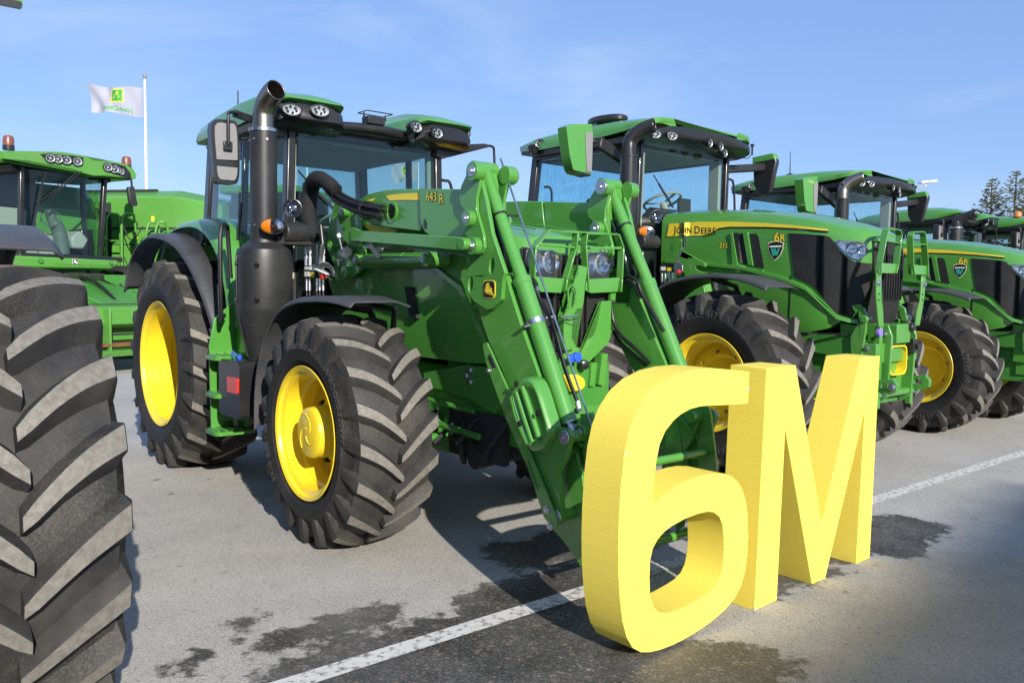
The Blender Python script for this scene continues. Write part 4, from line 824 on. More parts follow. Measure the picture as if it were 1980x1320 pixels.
    for k, (dr, dh) in enumerate(((0, 0), (.03, -.012), (.012, -.04), (-.02, -.03), (.035, -.055), (.0, -.07))):
        p = [(a+dh*.2, b+dr, c+dh*(.75 if i > 4 else 1)) for i, (a, b, c) in enumerate(w0)]; h.tube(p, .0125, n=10, smooth=5, mi=0)
    part('hose_bundle', h, [HOSE], L)
    h = MB(); p = [(-0.707, 0.640, 2.211), (-0.824, 0.640, 2.280), (-0.944, 0.640, 2.313), (-1.044, 0.640, 2.311), (-1.120, 0.640, 2.278), (-1.159, 0.640, 2.225), (-1.152, 0.640, 2.156), (-1.121, 0.640, 2.063), (-1.070, 0.640, 1.981), (-0.995, 0.640, 1.888)]; h.tube([(a, b+.02*sin(i), c) for i, (a, b, c) in enumerate(p)], [.045, .05, .055, .056, .058, .057, .06, .058, .052, .038], n=14, smooth=4); part('hose_sleeve', h, [SLEEVE], L)
    h = MB(); c = Vector((-0.107, 0.620, 2.036)); h.rev([(-.01, .07), (.012, .07), (.012, .05), (-.01, .05)], (c.x, .555, c.z), (0, 1, 0), n=28); h.rev([(.0, .05), (.001, 0)], (c.x, .56, c.z), (0, 1, 0), n=20, mi=1); part('hose_port', h, [GREEN, DECALBLK], L)
    h = MB(); p = Vector((-0.324, 0.620, 2.054)); h.rev([(-.01, .055), (-.01, .062), (.01, .062), (.01, .055)], p, (1, 0, -.1), n=20); part('hose_clamp', h, [HOSE], L)
    # multi coupler
    m = MB(); m.prism([(-1.191, 1.670), (-1.006, 1.668), (-1.007, 1.613), (-1.191, 1.613)], .60, .66); mc = part('multi_coupler', m, [BLKS], L, bevel=.004)
    m = MB(); m.prism([(-1.166, 1.656), (-1.094, 1.655), (-1.094, 1.622), (-1.166, 1.622)], .66, .663); m.prism([(-1.080, 1.651), (-1.010, 1.651), (-1.010, 1.616), (-1.080, 1.616)], .66, .663, mi=1); m.prism([(-1.173, 1.693), (-1.068, 1.692), (-1.069, 1.669), (-1.173, 1.672)], .655, .659); part('coupler_decal', m, [WHITE, STRIPE], mc)
    m = MB(); oc = [(-0.951, 1.680), (-0.924, 1.710), (-0.856, 1.724), (-0.777, 1.714), (-0.712, 1.689), (-0.681, 1.653), (-0.687, 1.618), (-0.713, 1.615), (-0.715, 1.648), (-0.751, 1.672), (-0.804, 1.687), (-0.850, 1.679), (-0.843, 1.667), (-0.764, 1.648), (-0.745, 1.633), (-0.771, 1.606), (-0.857, 1.603), (-0.904, 1.624)]; m.prism(oc, .665, .675); m.prism([(-1.162, 1.713), (-1.091, 1.721), (-1.091, 1.656), (-1.163, 1.663), (-1.177, 1.688)], .60, .61); m.beam((-0.883, 0.680, 1.709), (-0.836, 0.680, 1.841), .03, .012); part('coupler_cam', m, [ZINC], mc, bevel=.002)
    m = MB(); m.beam((-0.951, 0.680, 1.674), (-0.764, 0.680, 1.636), .004, .03, up=(0, 1, 0)); m.cyl((-0.840, 0.675, 1.618), Vector((-0.840, 0.675, 1.618))+Vector((0, .02, 0)), .018, n=16, mi=1); part('release_button', m, [WHITE, RED], mc)
    m = MB(); m.cyl((-0.836, 0.680, 1.841), (-0.869, 0.680, 1.978), .018, n=14); part('coupler_handle', m, [BLKS], mc)
    m = MB()
    q = [(-1.174, 0.640, 1.866), (-1.182, 0.640, 1.702), (-1.117, 0.640, 1.871), (-1.125, 0.640, 1.701), (-1.008, 0.640, 1.848), (-1.015, 0.640, 1.712), (-0.903, 0.640, 1.839), (-0.910, 0.640, 1.717)]
    for a, b in zip(q[::2], q[1::2]):
        a = Vector(a); b = Vector(b); m.cyl(a, b, .009, n=8); m.cyl(a.lerp(b, .2), a.lerp(b, .5), .014, n=6); m.cyl(a.lerp(b, .6), b, .016, n=6)
    q = [(-1.176, 0.640, 1.607), (-1.176, 0.640, 1.480), (-1.128, 0.640, 1.607), (-1.129, 0.640, 1.480), (-1.009, 0.640, 1.607), (-1.009, 0.640, 1.482), (-0.965, 0.640, 1.607), (-0.965, 0.640, 1.483), (-0.911, 0.640, 1.607), (-0.911, 0.640, 1.484)]
    for a, b in zip(q[::2], q[1::2]):
        a = Vector(a); b = Vector(b); m.cyl(a, a.lerp(b, .7), .013, n=10); m.cyl(a.lerp(b, .7), b, .010, n=8, mi=1)
    part('hose_coupling', m, [ZINC, HOSE], mc)
    # latch parts on the mast
    m = MB(); m.prism([(-0.862, 1.811), (-0.804, 1.833), (-0.740, 1.834), (-0.677, 1.806), (-0.689, 1.770), (-0.740, 1.747), (-0.804, 1.760), (-0.856, 1.780)], .53, .545); m.cyl((-0.798, 0.580, 1.917), (-0.740, 0.580, 1.807), .006, n=8); m.cyl((-0.823, 0.570, 1.912), (-0.766, 0.590, 1.909), .016, n=12); m.cyl((-0.671, 0.570, 1.915), (-0.602, 0.600, 1.908), .018, n=12); m.cyl((-0.836, 0.560, 1.749), (-0.836, 0.560, 1.700), .008, n=8); m.beam((-0.862, 0.560, 1.737), (-0.772, 0.560, 1.739), .02, .014)
    m.cyl((-0.652, 0.580, 1.893), (-0.740, 0.570, 1.837), .014, n=10, mi=1); part('mast_latch', m, [ZINC, HOSE], L)
    # level rod, cylinder hose
    m = MB(); m.cyl((0.807, 0.400, 2.287), (1.647, 0.460, 0.862), .0058, n=8); part('level_indicator_rod', m, [STEEL], L)
    m = MB(); m.tube([(1.159, 0.420, 1.548), (1.192, 0.420, 1.490), (1.263, 0.420, 1.408), (1.315, 0.420, 1.320), (1.392, 0.420, 1.145), (1.490, 0.420, 0.984)], .011, n=10, smooth=4); m.tube([(1.116, 0.440, 1.615), (1.155, 0.440, 1.602), (1.181, 0.440, 1.573)], .012, n=8, smooth=3); part('cylinder_hose', m, [HOSE], L)
    m = MB(); a = Vector((1.490, 0.420, 0.988)); b = Vector((1.502, 0.420, 0.945)); m.cyl(a, b, .014, n=8); m.cyl(b, b+Vector((-.02, 0, -.01)), .016, n=8); a = Vector((1.145, 0.420, 1.573)); b = Vector((1.172, 0.420, 1.540)); m.cyl(a, b, .015, n=8); m.beam((1.255, 0.440, 1.404), (1.268, 0.380, 1.412), .012, .01); part('hose_fitting', m, [ZINC], L)
    m = MB(); m.tube([(0.986, -0.420, 1.630), (1.051, -0.420, 1.638), (1.116, -0.420, 1.607), (1.156, -0.420, 1.536), (1.246, -0.420, 1.426), (1.333, -0.420, 1.318)], .012, n=10, smooth=4); m.tube([(0.912, -0.420, 1.435), (0.928, -0.420, 1.357), (0.997, -0.420, 1.272), (1.116, -0.420, 1.202), (1.231, -0.420, 1.121)], .012, n=10, smooth=4); m.tube([(0.974, -0.420, 1.596), (1.039, -0.420, 1.606), (1.104, -0.420, 1.578), (1.150, -0.420, 1.508)], .012, n=10, smooth=4); m.tube([(0.920, -0.430, 1.297), (0.989, -0.430, 1.223), (1.095, -0.430, 1.162), (1.198, -0.430, 1.103)], .012, n=10, smooth=4); part('cylinder_hose', m, [HOSE], L)
    # headlight guards on a cross frame, and the front bracket
    G_ = 1.03
    def fr(pts, w, d0=-.012, d1=.035):
        return pts
    gm = MB()
    def strap(pa, w=.05, t=.010, s0=G_, closed=False):
        pts = [Vector((s0, a, b)) for a, b in pa]; n = len(pts)
        for i in range(n-1 if not closed else n):
            p, q = pts[i], pts[(i+1) % n]; gm.beam(p, q, w, t, up=tuple((q-p).cross(Vector((1, 0, 0)))))
    f1 = [(0.343, 1.547), (0.336, 1.781), (0.234, 1.882), (0.015, 1.880), (0.026, 1.794), (0.095, 1.612), (0.106, 1.540), (0.308, 1.547)]
    f2 = [(-0.082, 1.551), (-0.049, 1.815), (-0.060, 1.879), (-0.324, 1.888), (-0.367, 1.810), (-0.360, 1.620), (-0.355, 1.543), (-0.095, 1.542)]
    strap([f1[7], f1[0], f1[1], f1[2], f1[3], f1[4], f1[5], f1[6]]); strap([f2[0], f2[1], f2[2], f2[3], f2[4], f2[5], f2[6]])
    strap([f1[2], f2[3]], w=.05);
    lowp = [(0.334, 1.625), (0.109, 1.616), (0.132, 1.533), (0.315, 1.540)]; gm.prism(lowp, 1.03, 1.042, ax='s'); lowp2 = [(-0.072, 1.615), (-0.350, 1.631), (-0.332, 1.543), (-0.106, 1.534), (-0.057, 1.551)]; gm.prism(lowp2, 1.03, 1.042, ax='s')
    br1 = [(-0.089, 1.805), (-0.357, 1.816), (-0.357, 1.801), (-0.089, 1.789)]; gm.prism(br1, 1.01, 1.05, ax='s')
    br1 = [(0.298, 1.808), (0.034, 1.800), (0.040, 1.789), (0.298, 1.798)]; gm.prism(br1, 1.01, 1.05, ax='s')
    part('headlight_guard', gm, [GREEN], T, bevel=.003)
    bm2 = MB(); pv = [(-0.215, 1.486), (-0.302, 1.491), (-0.302, 1.268), (-0.276, 1.230), (-0.210, 1.185), (-0.133, 1.132), (-0.068, 1.107), (-0.041, 1.164), (-0.103, 1.255), (-0.155, 1.281), (-0.180, 1.327), (-0.209, 1.439)]; bm2.prism(pv, 1.0, 1.02, ax='s'); pv = [(-0.294, 1.543), (-0.341, 1.553), (-0.336, 1.491), (-0.295, 1.496)]; bm2.prism(pv, 1.0, 1.02, ax='s')
    pv = [(0.057, 1.203), (0.008, 1.224), (-0.082, 1.207), (-0.123, 1.149), (-0.132, 1.055), (-0.100, 1.019), (0.054, 1.056), (0.105, 1.113)]; bm2.prism(pv, .98, 1.0, ax='s'); bm2.beam((1.020, -0.227, 1.174), (1.020, -0.200, 0.986), .06, .05); bm2.beam((1.020, -0.143, 1.122), (1.020, -0.134, 0.981), .04, .04)
    pv = [(0.007, 1.696), (-0.063, 1.684), (-0.058, 1.642), (-0.046, 1.587), (-0.042, 1.504), (-0.031, 1.448), (0.013, 1.444), (0.044, 1.403), (0.053, 1.275), (0.014, 1.218), (0.088, 1.202), (0.115, 1.276), (0.118, 1.404), (0.045, 1.458), (0.028, 1.531), (0.036, 1.613), (0.006, 1.641)]; bm2.prism(pv, 1.0, 1.05, ax='s'); part('front_bracket', bm2, [GREEN], T, bevel=.005)
    k = MB(); c = Vector((1.060, -0.042, 1.116)); k.rev([(-.04, .02), (-.02, .03), (.0, .032), (.02, .026), (.03, .0)], c, (.9, .3, 0), n=20); part('trailer_socket', k, [BLKS], T)
    k = MB(); c = Vector((1.060, 0.032, 1.165)); k.cyl(c, c+Vector((.03, 0, 0)), .03, n=8); c = Vector((1.060, 0.075, 1.158)); k.cyl(c, c+Vector((.02, 0, 0)), .026, n=8); part('blue_cap', k, [BLUE], T, bevel=.003)
    k = MB(); k.prism([(0.122, 1.065), (0.010, 1.063), (-0.041, 1.037), (-0.053, 0.990), (-0.018, 0.965), (0.064, 0.961)], 1.04, 1.07, ax='s'); part('yellow_guard', k, [YEL], T, bevel=.01)
    k = MB(); k.cyl((1.100, 0.191, 1.400), (1.100, 0.045, 1.405), .006, n=8); k.cyl((1.100, 0.167, 1.399), (1.100, 0.057, 1.371), .003, n=6); k.tube([(1.080, 0.108, 1.461), (1.080, 0.116, 1.550), (1.080, 0.086, 1.585), (1.080, 0.052, 1.550), (1.080, 0.059, 1.469)], .006, n=6, mi=1); part('lynch_pin', k, [ZINC, GREEN], T)
# ------------------------------------------------------------------ tractor B (broad bonnet with black grille wrap, curved cab visor)
def rside(s):                                                # half width of the bonnet along its length
    return .43 if s < .35 else .43-.17*min(1.1, (s-.35)/.57)**2
def unw(p):                                                  # traced on the flat side plane -> on the curved nose
    s, h = p
    if s <= .35: return p
    a, b = .3, s
    for _ in range(30):
        m_ = (a+b)/2
        if m_+(.42-rside(m_))*1.22 > s: b = m_
        else: a = m_
    return ((a+b)/2, h)
def tractor_b(label, front_frames=True, group=None):
    T = thing('tractor', label, 'tractor', group=group); WB = -2.80
    ch = MB(); ch.box(-1.2, .95, -.28, .28, .62, 1.15); ch.box(-2.95, -1.0, -.38, .38, .55, 1.25); ch.cyl((WB, -.85, .95), (WB, .85, .95), .16); ch.cyl((0, -.72, .76), (0, .72, .76), .09); ch.box(-.14, .14, -.28, .28, .55, .9)
    for y in (.62, -.62): ch.cyl((0, y, .76), (0, y*1.32, .76), .15, .17)
    ch.cyl((.17, -.6, .68), (.17, .6, .68), .028); part('chassis', ch, [GREEN2], T, bevel=.01)
    fr = MB(); fr.prism([(-0.042, 1.193), (0.304, 1.193), (0.626, 1.194), (0.780, 1.170), (0.867, 1.081), (0.803, 1.029), (0.634, 1.016), (0.456, 1.036), (0.158, 1.067), (-0.038, 1.089)], .30, .345); fr.mirror(); part('frame_rail', fr, [GREEN2], T, bevel=.004, lr=True)
    fb = MB()
    for u in [(0.441, 1.131), (0.396, 1.090), (0.441, 1.052)]: fb.bolt((u[0], .345, u[1]), (0, 1, 0), .02, .02)
    part('frame_bolt', fb, [ZINC], T)
    hd = MB()
    def ring(s, lo, top, k=1.0):
        w = rside(s)*k
        return [(s, -w*.9, lo), (s, -w, lo+.1), (s, -w, top-.17), (s, -w*.985, top-.115), (s, -w*.88, top-.05), (s, -w*.5, top-.01), (s, 0, top), (s, w*.5, top-.01), (s, w*.88, top-.05), (s, w*.985, top-.115), (s, w, top-.17), (s, w, lo+.1), (s, w*.9, lo)]
    hd.loft([ring(-1.22, 1.2, 2.37), ring(-.8, 1.2, 2.365), ring(-.3, 1.2, 2.335), ring(.1, 1.2, 2.29), ring(.4, 1.2, 2.235), ring(.6, 1.25, 2.185), ring(.75, 1.35, 2.14), ring(.86, 1.55, 2.10, .98), ring(.92, 1.7, 2.06, .93)])
    H = part('bonnet', hd, [GREEN], T)
    def warp(off): return lambda a, b, k: (a, rside(a)+off+k, b)
    # split the wrap into short columns so it bends with the nose
    def column_plate(nm, poly, mats, t, off, parent=None):
        m = MB(); xs = sorted(set([round(min(p[0] for p in poly)+.05*i, 3) for i in range(40) if min(p[0] for p in poly)+.05*i < max(p[0] for p in poly)]+[max(p[0] for p in poly)]))
        def clip(P_, x, keep):
            o = []
            for i in range(len(P_)):
                a, b = P_[i], P_[(i+1) % len(P_)]; ia = (a[0] >= x) == keep or a[0] == x; ib = (b[0] >= x) == keep or b[0] == x
                if ia: o.append(a)
                if ia != ib and abs(b[0]-a[0]) > 1e-9: u = (x-a[0])/(b[0]-a[0]); o.append((x, a[1]+(b[1]-a[1])*u))
            return o
        for x0, x1 in zip(xs, xs[1:]):
            q = clip(clip(poly, x0, True), x1, False)
            if len(q) >= 3: m.prism(q, 0, t, fn=warp(off))
        k = len(m.v); m.v += [(a, -b, c) for a, b, c in m.v]; m.f += [tuple(i+k for i in f)[::-1] for f in m.f]; m.m += list(m.m)
        return part(nm, m, mats, parent or H, lr=True)
    def side_plate(nm, poly, mats, t=.006, off=0.0): return column_plate(nm, poly, mats, t, off)
    yel = [(-1.12, 2.222), (-.75, 2.222), (-.394, 2.205), (.0, 2.172), (.3, 2.135), (.58, 2.092), (.592, 2.078), (.3, 2.112), (0, 2.138), (-.40, 2.158), (-.52, 2.150), (-.60, 2.105), (-.70, 2.088), (-1.15, 2.095)]
    side_plate('stripe', yel, [STRIPE], .004, .003)
    side_plate('stripe_lower_line', [(a, b-.012) for a, b in yel[6:13]]+[(a, b-.002) for a, b in yel[6:13]][::-1], [DECALBLK], .004, .0)  # thin black decal line just below the yellow stripe
    gp = [(0.235, 2.072), (0.426, 2.054), (0.585, 2.038), (0.637, 2.023), (0.707, 1.958), (0.760, 1.894), (0.845, 1.838), (0.910, 1.814)]+[(1.10, 1.80), (1.09, 1.6), (1.0, 1.45), (.90, 1.36), (.80, 1.37), (.732, 1.385), (.608, 1.49), (.499, 1.60), (.40, 1.65), (.306, 1.69), (.27, 1.88)]
    gp = [unw(p) for p in gp]
    column_plate('side_grille', gp, [GRILLE], .006, .002)
    # nose: central black face
    nf = MB(); nf.loft([[(a+.02*(1-abs(r)**2), r*w, h) for r in (-1, -.6, -.2, .2, .6, 1)] for a, w, h in ((.91, .255, 2.0), (.93, .26, 1.85), (.925, .26, 1.6), (.88, .26, 1.35), (.83, .26, 1.15))], closed=False, caps=False)
    for k in range(-4, 5): nf.box(.93, .958, k*.045-.006, k*.045+.006, 1.5, 1.88)
    part('front_grille', nf, [GRILLE], H)
    lip = MB(); lip.loft([[(.92, y*.25, 2.0+.03), (.95, y*.245, 2.0), (.95, y*.245, 1.985), (.91, y*.25, 1.985)] for y in (-1, -.5, 0, .5, 1)]); part('bonnet_lip', lip, [GREEN], H)
    # vents behind the stripe
    vp = [(-.35, 2.10), (-.24, 2.09), (-.165, 1.80), (-.28, 1.825)]; vp2 = [(-.17, 2.085), (-.10, 2.08), (-.075, 2.05), (-.005, 1.765), (-.12, 1.785)]
    side_plate('side_vent', vp, [GRILLE], .004, .002); side_plate('side_vent', vp2, [GRILLE], .004, .002)
    side_plate('vent_rib', [(-.375, 2.10), (-.355, 2.10), (-.29, 1.82), (-.285, 1.80), (-.01, 1.755), (-.01, 1.74), (-.30, 1.785), (-.34, 1.80)], [GREEN], .018, .0); side_plate('vent_rib', [(-.235, 2.10), (-.185, 2.10), (-.115, 1.79), (-.165, 1.80)], [GREEN], .022, .0)
    # arch moulding and panels under it
    arch = [(-1.15, 1.83), (-.7, 1.80), (-.25, 1.755), (.185, 1.655), (.42, 1.57), (.58, 1.44), (.69, 1.33), (.80, 1.30), (.90, 1.30)]
    ar = MB(); ar.prism([(a, b+.035) for a, b in arch]+[(a, b) for a, b in arch][::-1], 0, .028, fn=warp(0)); ar.mirror(); part('arch_moulding', ar, [GREEN], H, bevel=.006, lr=True)
    side_plate('panel_seam', [(.262, 1.70), (.272, 1.70), (.268, 1.22), (.258, 1.22)], [BLKS], .003, .001); side_plate('panel_trim', [(-.62, 1.73), (-.5, 1.72), (-.25, 1.42), (-.3, 1.3), (-.4, 1.3)], [BLK], .006, .0)
    side_plate('sill_line', [(.30, 1.205), (.80, 1.215), (.82, 1.20), (.30, 1.19)], [BLKS], .02, .0)
    # headlights
    for sg in (1, -1):
        hp = [unw(q_) for q_ in [(.70, 1.995), (.84, 1.99), (.97, 1.98), (1.035, 1.95), (1.04, 1.90), (1.02, 1.855), (.96, 1.832), (.88, 1.845), (.79, 1.90), (.73, 1.95)]]
        m = MB(); m.prism(hp, .004, .012, fn=lambda a, b, k: (a, sg*(rside(a)+.004+k), b)); l = part('headlight', m, [CHROME], T, bevel=.003)
        for a, b, rr in ((unw((.865, 0))[0], 1.925, .050), (unw((.99, 0))[0], 1.905, .043)):
            k = MB(); d = Vector((.62, sg*.78, 0)); c = Vector((a+.01, sg*(rside(a)+.014), b)); k.rev([(.010, rr), (.016, rr*.93), (.002, rr*.8), (-.02, rr*.4), (-.02, 0)], c, d, n=20); part('reflector', k, [CHROME], l, sharp=15)
        m = MB(); m.prism([unw(q_) for q_ in [(.69, 2.0), (.8, 2.0), (.9, 1.997), (.98, 1.99), (1.04, 1.985), (1.05, 1.9), (1.02, 1.835), (.96, 1.815), (.88, 1.83), (.78, 1.89), (.72, 1.94)]], .034, .037, fn=lambda a, b, k: (a+.01, sg*(rside(a)+k), b)); part('lens', m, [LENS], l)
    # lettering
    d = MB()
    def TX(s, size, x0, y0, bold, off, mi, sl=-.05): return txt(s, size, lambda x, y: (x0+x, rside(x0+x)+off, y0+y+sl*x), d, mi, bold=bold, space=1.05)
    x_ = -1.055
    for w_, z_ in (("J", .100), ("OHN", .082), (" ", .05), ("D", .100), ("EERE", .082)): x_ += TX(w_, z_, x_, 2.126-.06*(x_+1.05), .0010, .0085, 1)
    TX("6", .115, .085, 2.005, .007, .002, 1); TX("6", .115, .085, 2.005, .002, .0035, 0); TX("R", .085, .145, 2.007, .007, .002, 1); TX("R", .085, .145, 2.007, .002, .0035, 0)
    TX("215", .066, -.505, 1.965, .004, .002, 1); TX("215", .066, -.505, 1.965, .001, .0035, 0)
    part('lettering', d, [STRIPE, DECALBLK], H)
    bd = MB()
    def shield(k, dy=0): return [(.104+x*k, 1.925+y*k+dy) for x, y in ((-.072, .06), (-.04, .072), (0, .076), (.04, .072), (.072, .06), (.07, .01), (.045, -.045), (0, -.085), (-.045, -.045), (-.07, .01))]
    bd.prism(shield(1.1), .001, .003, mi=3, fn=warp(0)); bd.prism(shield(1.0), .003, .004, mi=0, fn=warp(0)); bd.prism([(.045, 1.952), (.163, 1.952), (.163, 1.966), (.045, 1.966)], .004, .005, mi=1, fn=warp(0))
    for x in (-.035, .0, .035): pass
    bd.prism([(.058, 1.94), (.080, 1.94), (.098, 1.878), (.076, 1.878)], .004, .005, mi=2, fn=warp(0)); bd.prism([(.085, 1.94), (.106, 1.94), (.115, 1.905), (.128, 1.94), (.150, 1.94), (.124, 1.878), (.102, 1.878)], .004, .005, mi=2, fn=warp(0)); part('shield_badge', bd, [DECALBLK, WHITE, TEAL, CREAM], H)
    # wheels
    wd = [("TRELLEBORG", 2.15, .085), ("TM1060", .35, .085), ("TRELLEBORG", 5.2, .07)]
    wheel(T, TY_B_F, .79, .58, .395, (0, .96, .775), 1, 'flat', words=wd, rot=.12); wheel(T, TY_B_F, .79, .58, .395, (0, -.96, .775), -1, 'flat', rot=.2)
    wheel(T, TY_B_R, .98, .66, .505, (WB, .95, .955), 1, 'deep', rot=.1); wheel(T, TY_B_R, .98, .66, .505, (WB, -.95, .955), -1, 'deep')
    for sg in (1, -1):
        f = MB(); A = []; B = []; C = []; D = []
        for i, (s_, h_) in enumerate(spl([(-.86, .75), (-.83, 1.10), (-.72, 1.42), (-.52, 1.60), (-.25, 1.675), (.02, 1.695), (.25, 1.68), (.46, 1.63), (.56, 1.59)], 4, closed=False)):
            A.append((s_, sg*1.25, h_-.03)); B.append((s_, sg*1.22, h_)); C.append((s_, sg*.86, h_+.004)); D.append((s_, sg*.76, h_-.03))
        f.loft([A, B, C, D], closed=False, caps=False); fd = part('front_fender', f, [FEND], T, solid=.012)
        b = MB(); b.tube([(0, sg*.62, .85), (-.05, sg*.60, 1.25), (-.1, sg*.72, 1.60), (-.1, sg*1.05, 1.66)], .024); part('fender_bracket', b, [BLKS], fd)
        arc = spl([(-3.7, 1.7), (-3.5, 1.98), (-3.15, 2.14), (-2.8, 2.19), (-2.4, 2.15), (-2.05, 2.0), (-1.82, 1.78), (-1.72, 1.5)], 5, closed=False)
        gf = MB(); gf.loft([[(a, sg*.66, b+.05) for a, b in arc], [(a, sg*.9, b+.05) for a, b in arc], [(a, sg*1.25, b) for a, b in arc], [(a, sg*1.3, b-.06) for a, b in arc]], closed=False, caps=False); g1 = part('rear_fender', gf, [GREEN], T, solid=.012)
        sp = MB(); sp.prism(arc+[(-1.68, 1.1), (-3.2, 1.1)], sg*.655, sg*.665); part('fender_side', sp, [GREEN], g1)
    st = MB(); st.box(-2.05, -1.2, -1.1, -.8, .55, 1.2); st.box(-2.05, -1.2, .8, 1.1, .55, 1.2); part('fuel_tank', st, [BLK], T, bevel=.06, lr=True)
    # stack and elbow
    cs, cr = -1.10, [(1.071, 2.831)][0][0]
    sk = MB(); sk.cyl((cs, cr, 1.2), (cs, cr, 1.75), .15, n=32); sk.cyl((cs, cr, 1.75), (cs, cr, 2.82), .082, n=36); stk = part('exhaust_stack', sk, [BLKS], T)
    cl = MB(); cl.rev([(-.012, .084), (-.012, .09), (.012, .09), (.012, .066)], (cs, cr, 2.82), (0, 0, 1), n=36); part('collar', cl, [BLKS], stk)
    el = MB(); el.tube([(cs, cr, 2.81), (cs, cr, 2.90), (cs+.005, cr-.01, 2.96), (cs+.05, cr-.04, 3.03), (cs+.13, cr-.09, 3.08), (cs+.20, cr-.13, 3.10)], .066, n=28, smooth=4, caps=False); part('tailpipe', el, [BLKS], stk, solid=.006, sharp=50)
    bk = MB(); bk.cyl((cs+.05, cr-.35, 2.02), (cs+.08, cr-.08, 2.02), .07); part('lamp_bracket', bk, [BLK], T, bevel=.01)
    indicator(T, (-1.000, 0.917, 2.112)); round_lamp(T, (-1.020, 0.742, 2.267), (.86, .5, 0), .062, name='road_lamp')
    # cab
    cb = MB(); cb.box(-2.85, -1.3, -.68, .68, 1.25, 1.45); cb.box(-1.45, -1.3, -.62, .62, 1.4, 1.95)
    for sg in (1, -1):
        cb.beam((-1.33, sg*.72, 1.4), (-1.30, sg*.70, 3.02), .07, .06, up=(0, 1, 0)); cb.beam((-2.05, sg*.86, 1.7), (-2.0, sg*.82, 3.02), .035, .05, up=(0, 1, 0)) if False else None
        cb.beam((-2.82, sg*.84, 2.1), (-2.76, sg*.78, 3.05), .10, .08, up=(0, 1, 0)); cb.beam((-1.35, sg*.73, 1.45), (-2.1, sg*.86, 1.6), .05, .06); cb.beam((-2.1, sg*.86, 1.6), (-2.25, sg*.86, 2.15), .05, .05, up=(0, 1, 0)); cb.beam((-2.25, sg*.86, 2.15), (-2.82, sg*.84, 2.22), .06, .05); cb.beam((-1.33, sg*.70, 3.0), (-2.78, sg*.80, 3.02), .07, .08)
    cb.beam((-2.82, -.84, 2.15), (-2.82, .84, 2.15), .06, .10); cb.beam((-2.77, -.78, 3.02), (-2.77, .78, 3.02), .05, .10); cb.box(-2.85, -1.35, -.7, .7, 3.0, 3.04)
    cab = part('cab_frame', cb, [BLKS], T, bevel=.012)
    tr = MB()
    for sg in (1, -1): tr.beam((-1.40, sg*.645, 1.7), (-1.38, sg*.62, 2.98), .14, .04, up=(0, 1, 0))
    tr.box(-2.72, -1.38, -.64, .64, 2.97, 3.0); part('cab_trim', tr, [IVORY], cab, bevel=.01)
    ws = MB(); n = 10; A = []; B = []
    for i in range(n+1): y = -1+2*i/n; A.append((-1.27-.05*y*y, y*.69, 1.55)); B.append((-1.24-.05*y*y, y*.67, 3.0))
    ws.loft([A, B], closed=False, caps=False); part('windscreen', ws, [GLASS], cab)
    for sg in (1, -1):
        dg = MB(); dg.loft([[(-1.38, sg*.745, 1.55), (-1.36, sg*.72, 3.0)], [(-2.2, sg*.875, 1.65), (-2.1, sg*.83, 3.0)], [(-2.76, sg*.86, 2.25), (-2.70, sg*.81, 3.0)]], closed=False, caps=False); part('door_glass', dg, [GLASS if sg > 0 else GLASSB], cab)
        gh = MB(); gh.tube([(-2.60, sg*.80, 2.36), (-2.58, sg*.76, 2.36), (-2.56, sg*.74, 2.42), (-2.56, sg*.74, 2.62), (-2.58, sg*.76, 2.68), (-2.62, sg*.80, 2.68)], .013, smooth=3); part('inner_handle', gh, [BLKS], cab)
    rg = MB(); rg.prism([(-.76, 2.2), (.76, 2.2), (.73, 2.98), (-.73, 2.98)], -2.83, -2.825, ax='s'); part('rear_glass', rg, [GLASSB], cab)
    # roof
    def rr_(s, w, lo, t, e=.10): return [(s, -w, lo), (s, -w-.005, lo+.05), (s, -w+.04, t-.05), (s, -w+e+.05, t-.012), (s, 0, t), (s, w-e-.05, t-.012), (s, w-.04, t-.05), (s, w+.005, lo+.05), (s, w, lo)]
    def nose_w(t, w0, w1): return w0+(w1-w0)*(1-(1-t)**2.4)**.6
    rf = MB(); R1 = [rr_(-1.02-.30*(t**1.6), nose_w(t, .52, .90), 3.185-.075*t, 3.20+.055*t**.5) for t in [i/9 for i in range(10)]]
    rf.loft(R1+[rr_(-1.6, .91, 3.09, 3.268), rr_(-2.2, .92, 3.07, 3.27), rr_(-2.7, .92, 3.07, 3.25), rr_(-2.95, .88, 3.10, 3.22), rr_(-3.0, .80, 3.13, 3.19)])
    RFp = part('roof', rf, [GREEN], cab, sharp=50)
    vz = MB(); R2 = [rr_(-1.0-.28*(t**1.6), nose_w(t, .50, .88), 3.075-.065*t, 3.178-.03*t) for t in [i/9 for i in range(10)]]
    vz.loft(R2+[rr_(-1.6, .885, 3.005, 3.11), rr_(-2.75, .88, 3.02, 3.08), rr_(-2.95, .86, 3.06, 3.12)]); part('visor', vz, [BLKS], RFp, sharp=50)
    for i, p in enumerate([(-0.975, 1.074, 3.011), (-0.975, 0.840, 3.043), (-0.975, 0.597, 3.055), (-0.975, 0.009, 3.056), (-0.975, -0.197, 3.046), (-0.975, -0.363, 3.007)]):
        q = (p[0]-(.09 if i in (0, 5) else .02 if i == 4 else 0), p[1], p[2]); led_lamp(T, q, (1, .30 if i < 3 else -.15, -.1), .058 if i in (1, 2) else .050, .042, dots=6)
    led_lamp(T, (-2.558, 0.920, 3.136), (.5, .86, -.1), .055, .042); bl = MB(); bl.rev([(-.06, 0), (-.05, .05), (.03, .07), (.05, .05), (.06, 0)], (-2.664, 0.920, 3.088), (0, 0, 1), n=18); part('antenna_dome', bl, [BLKS], T)
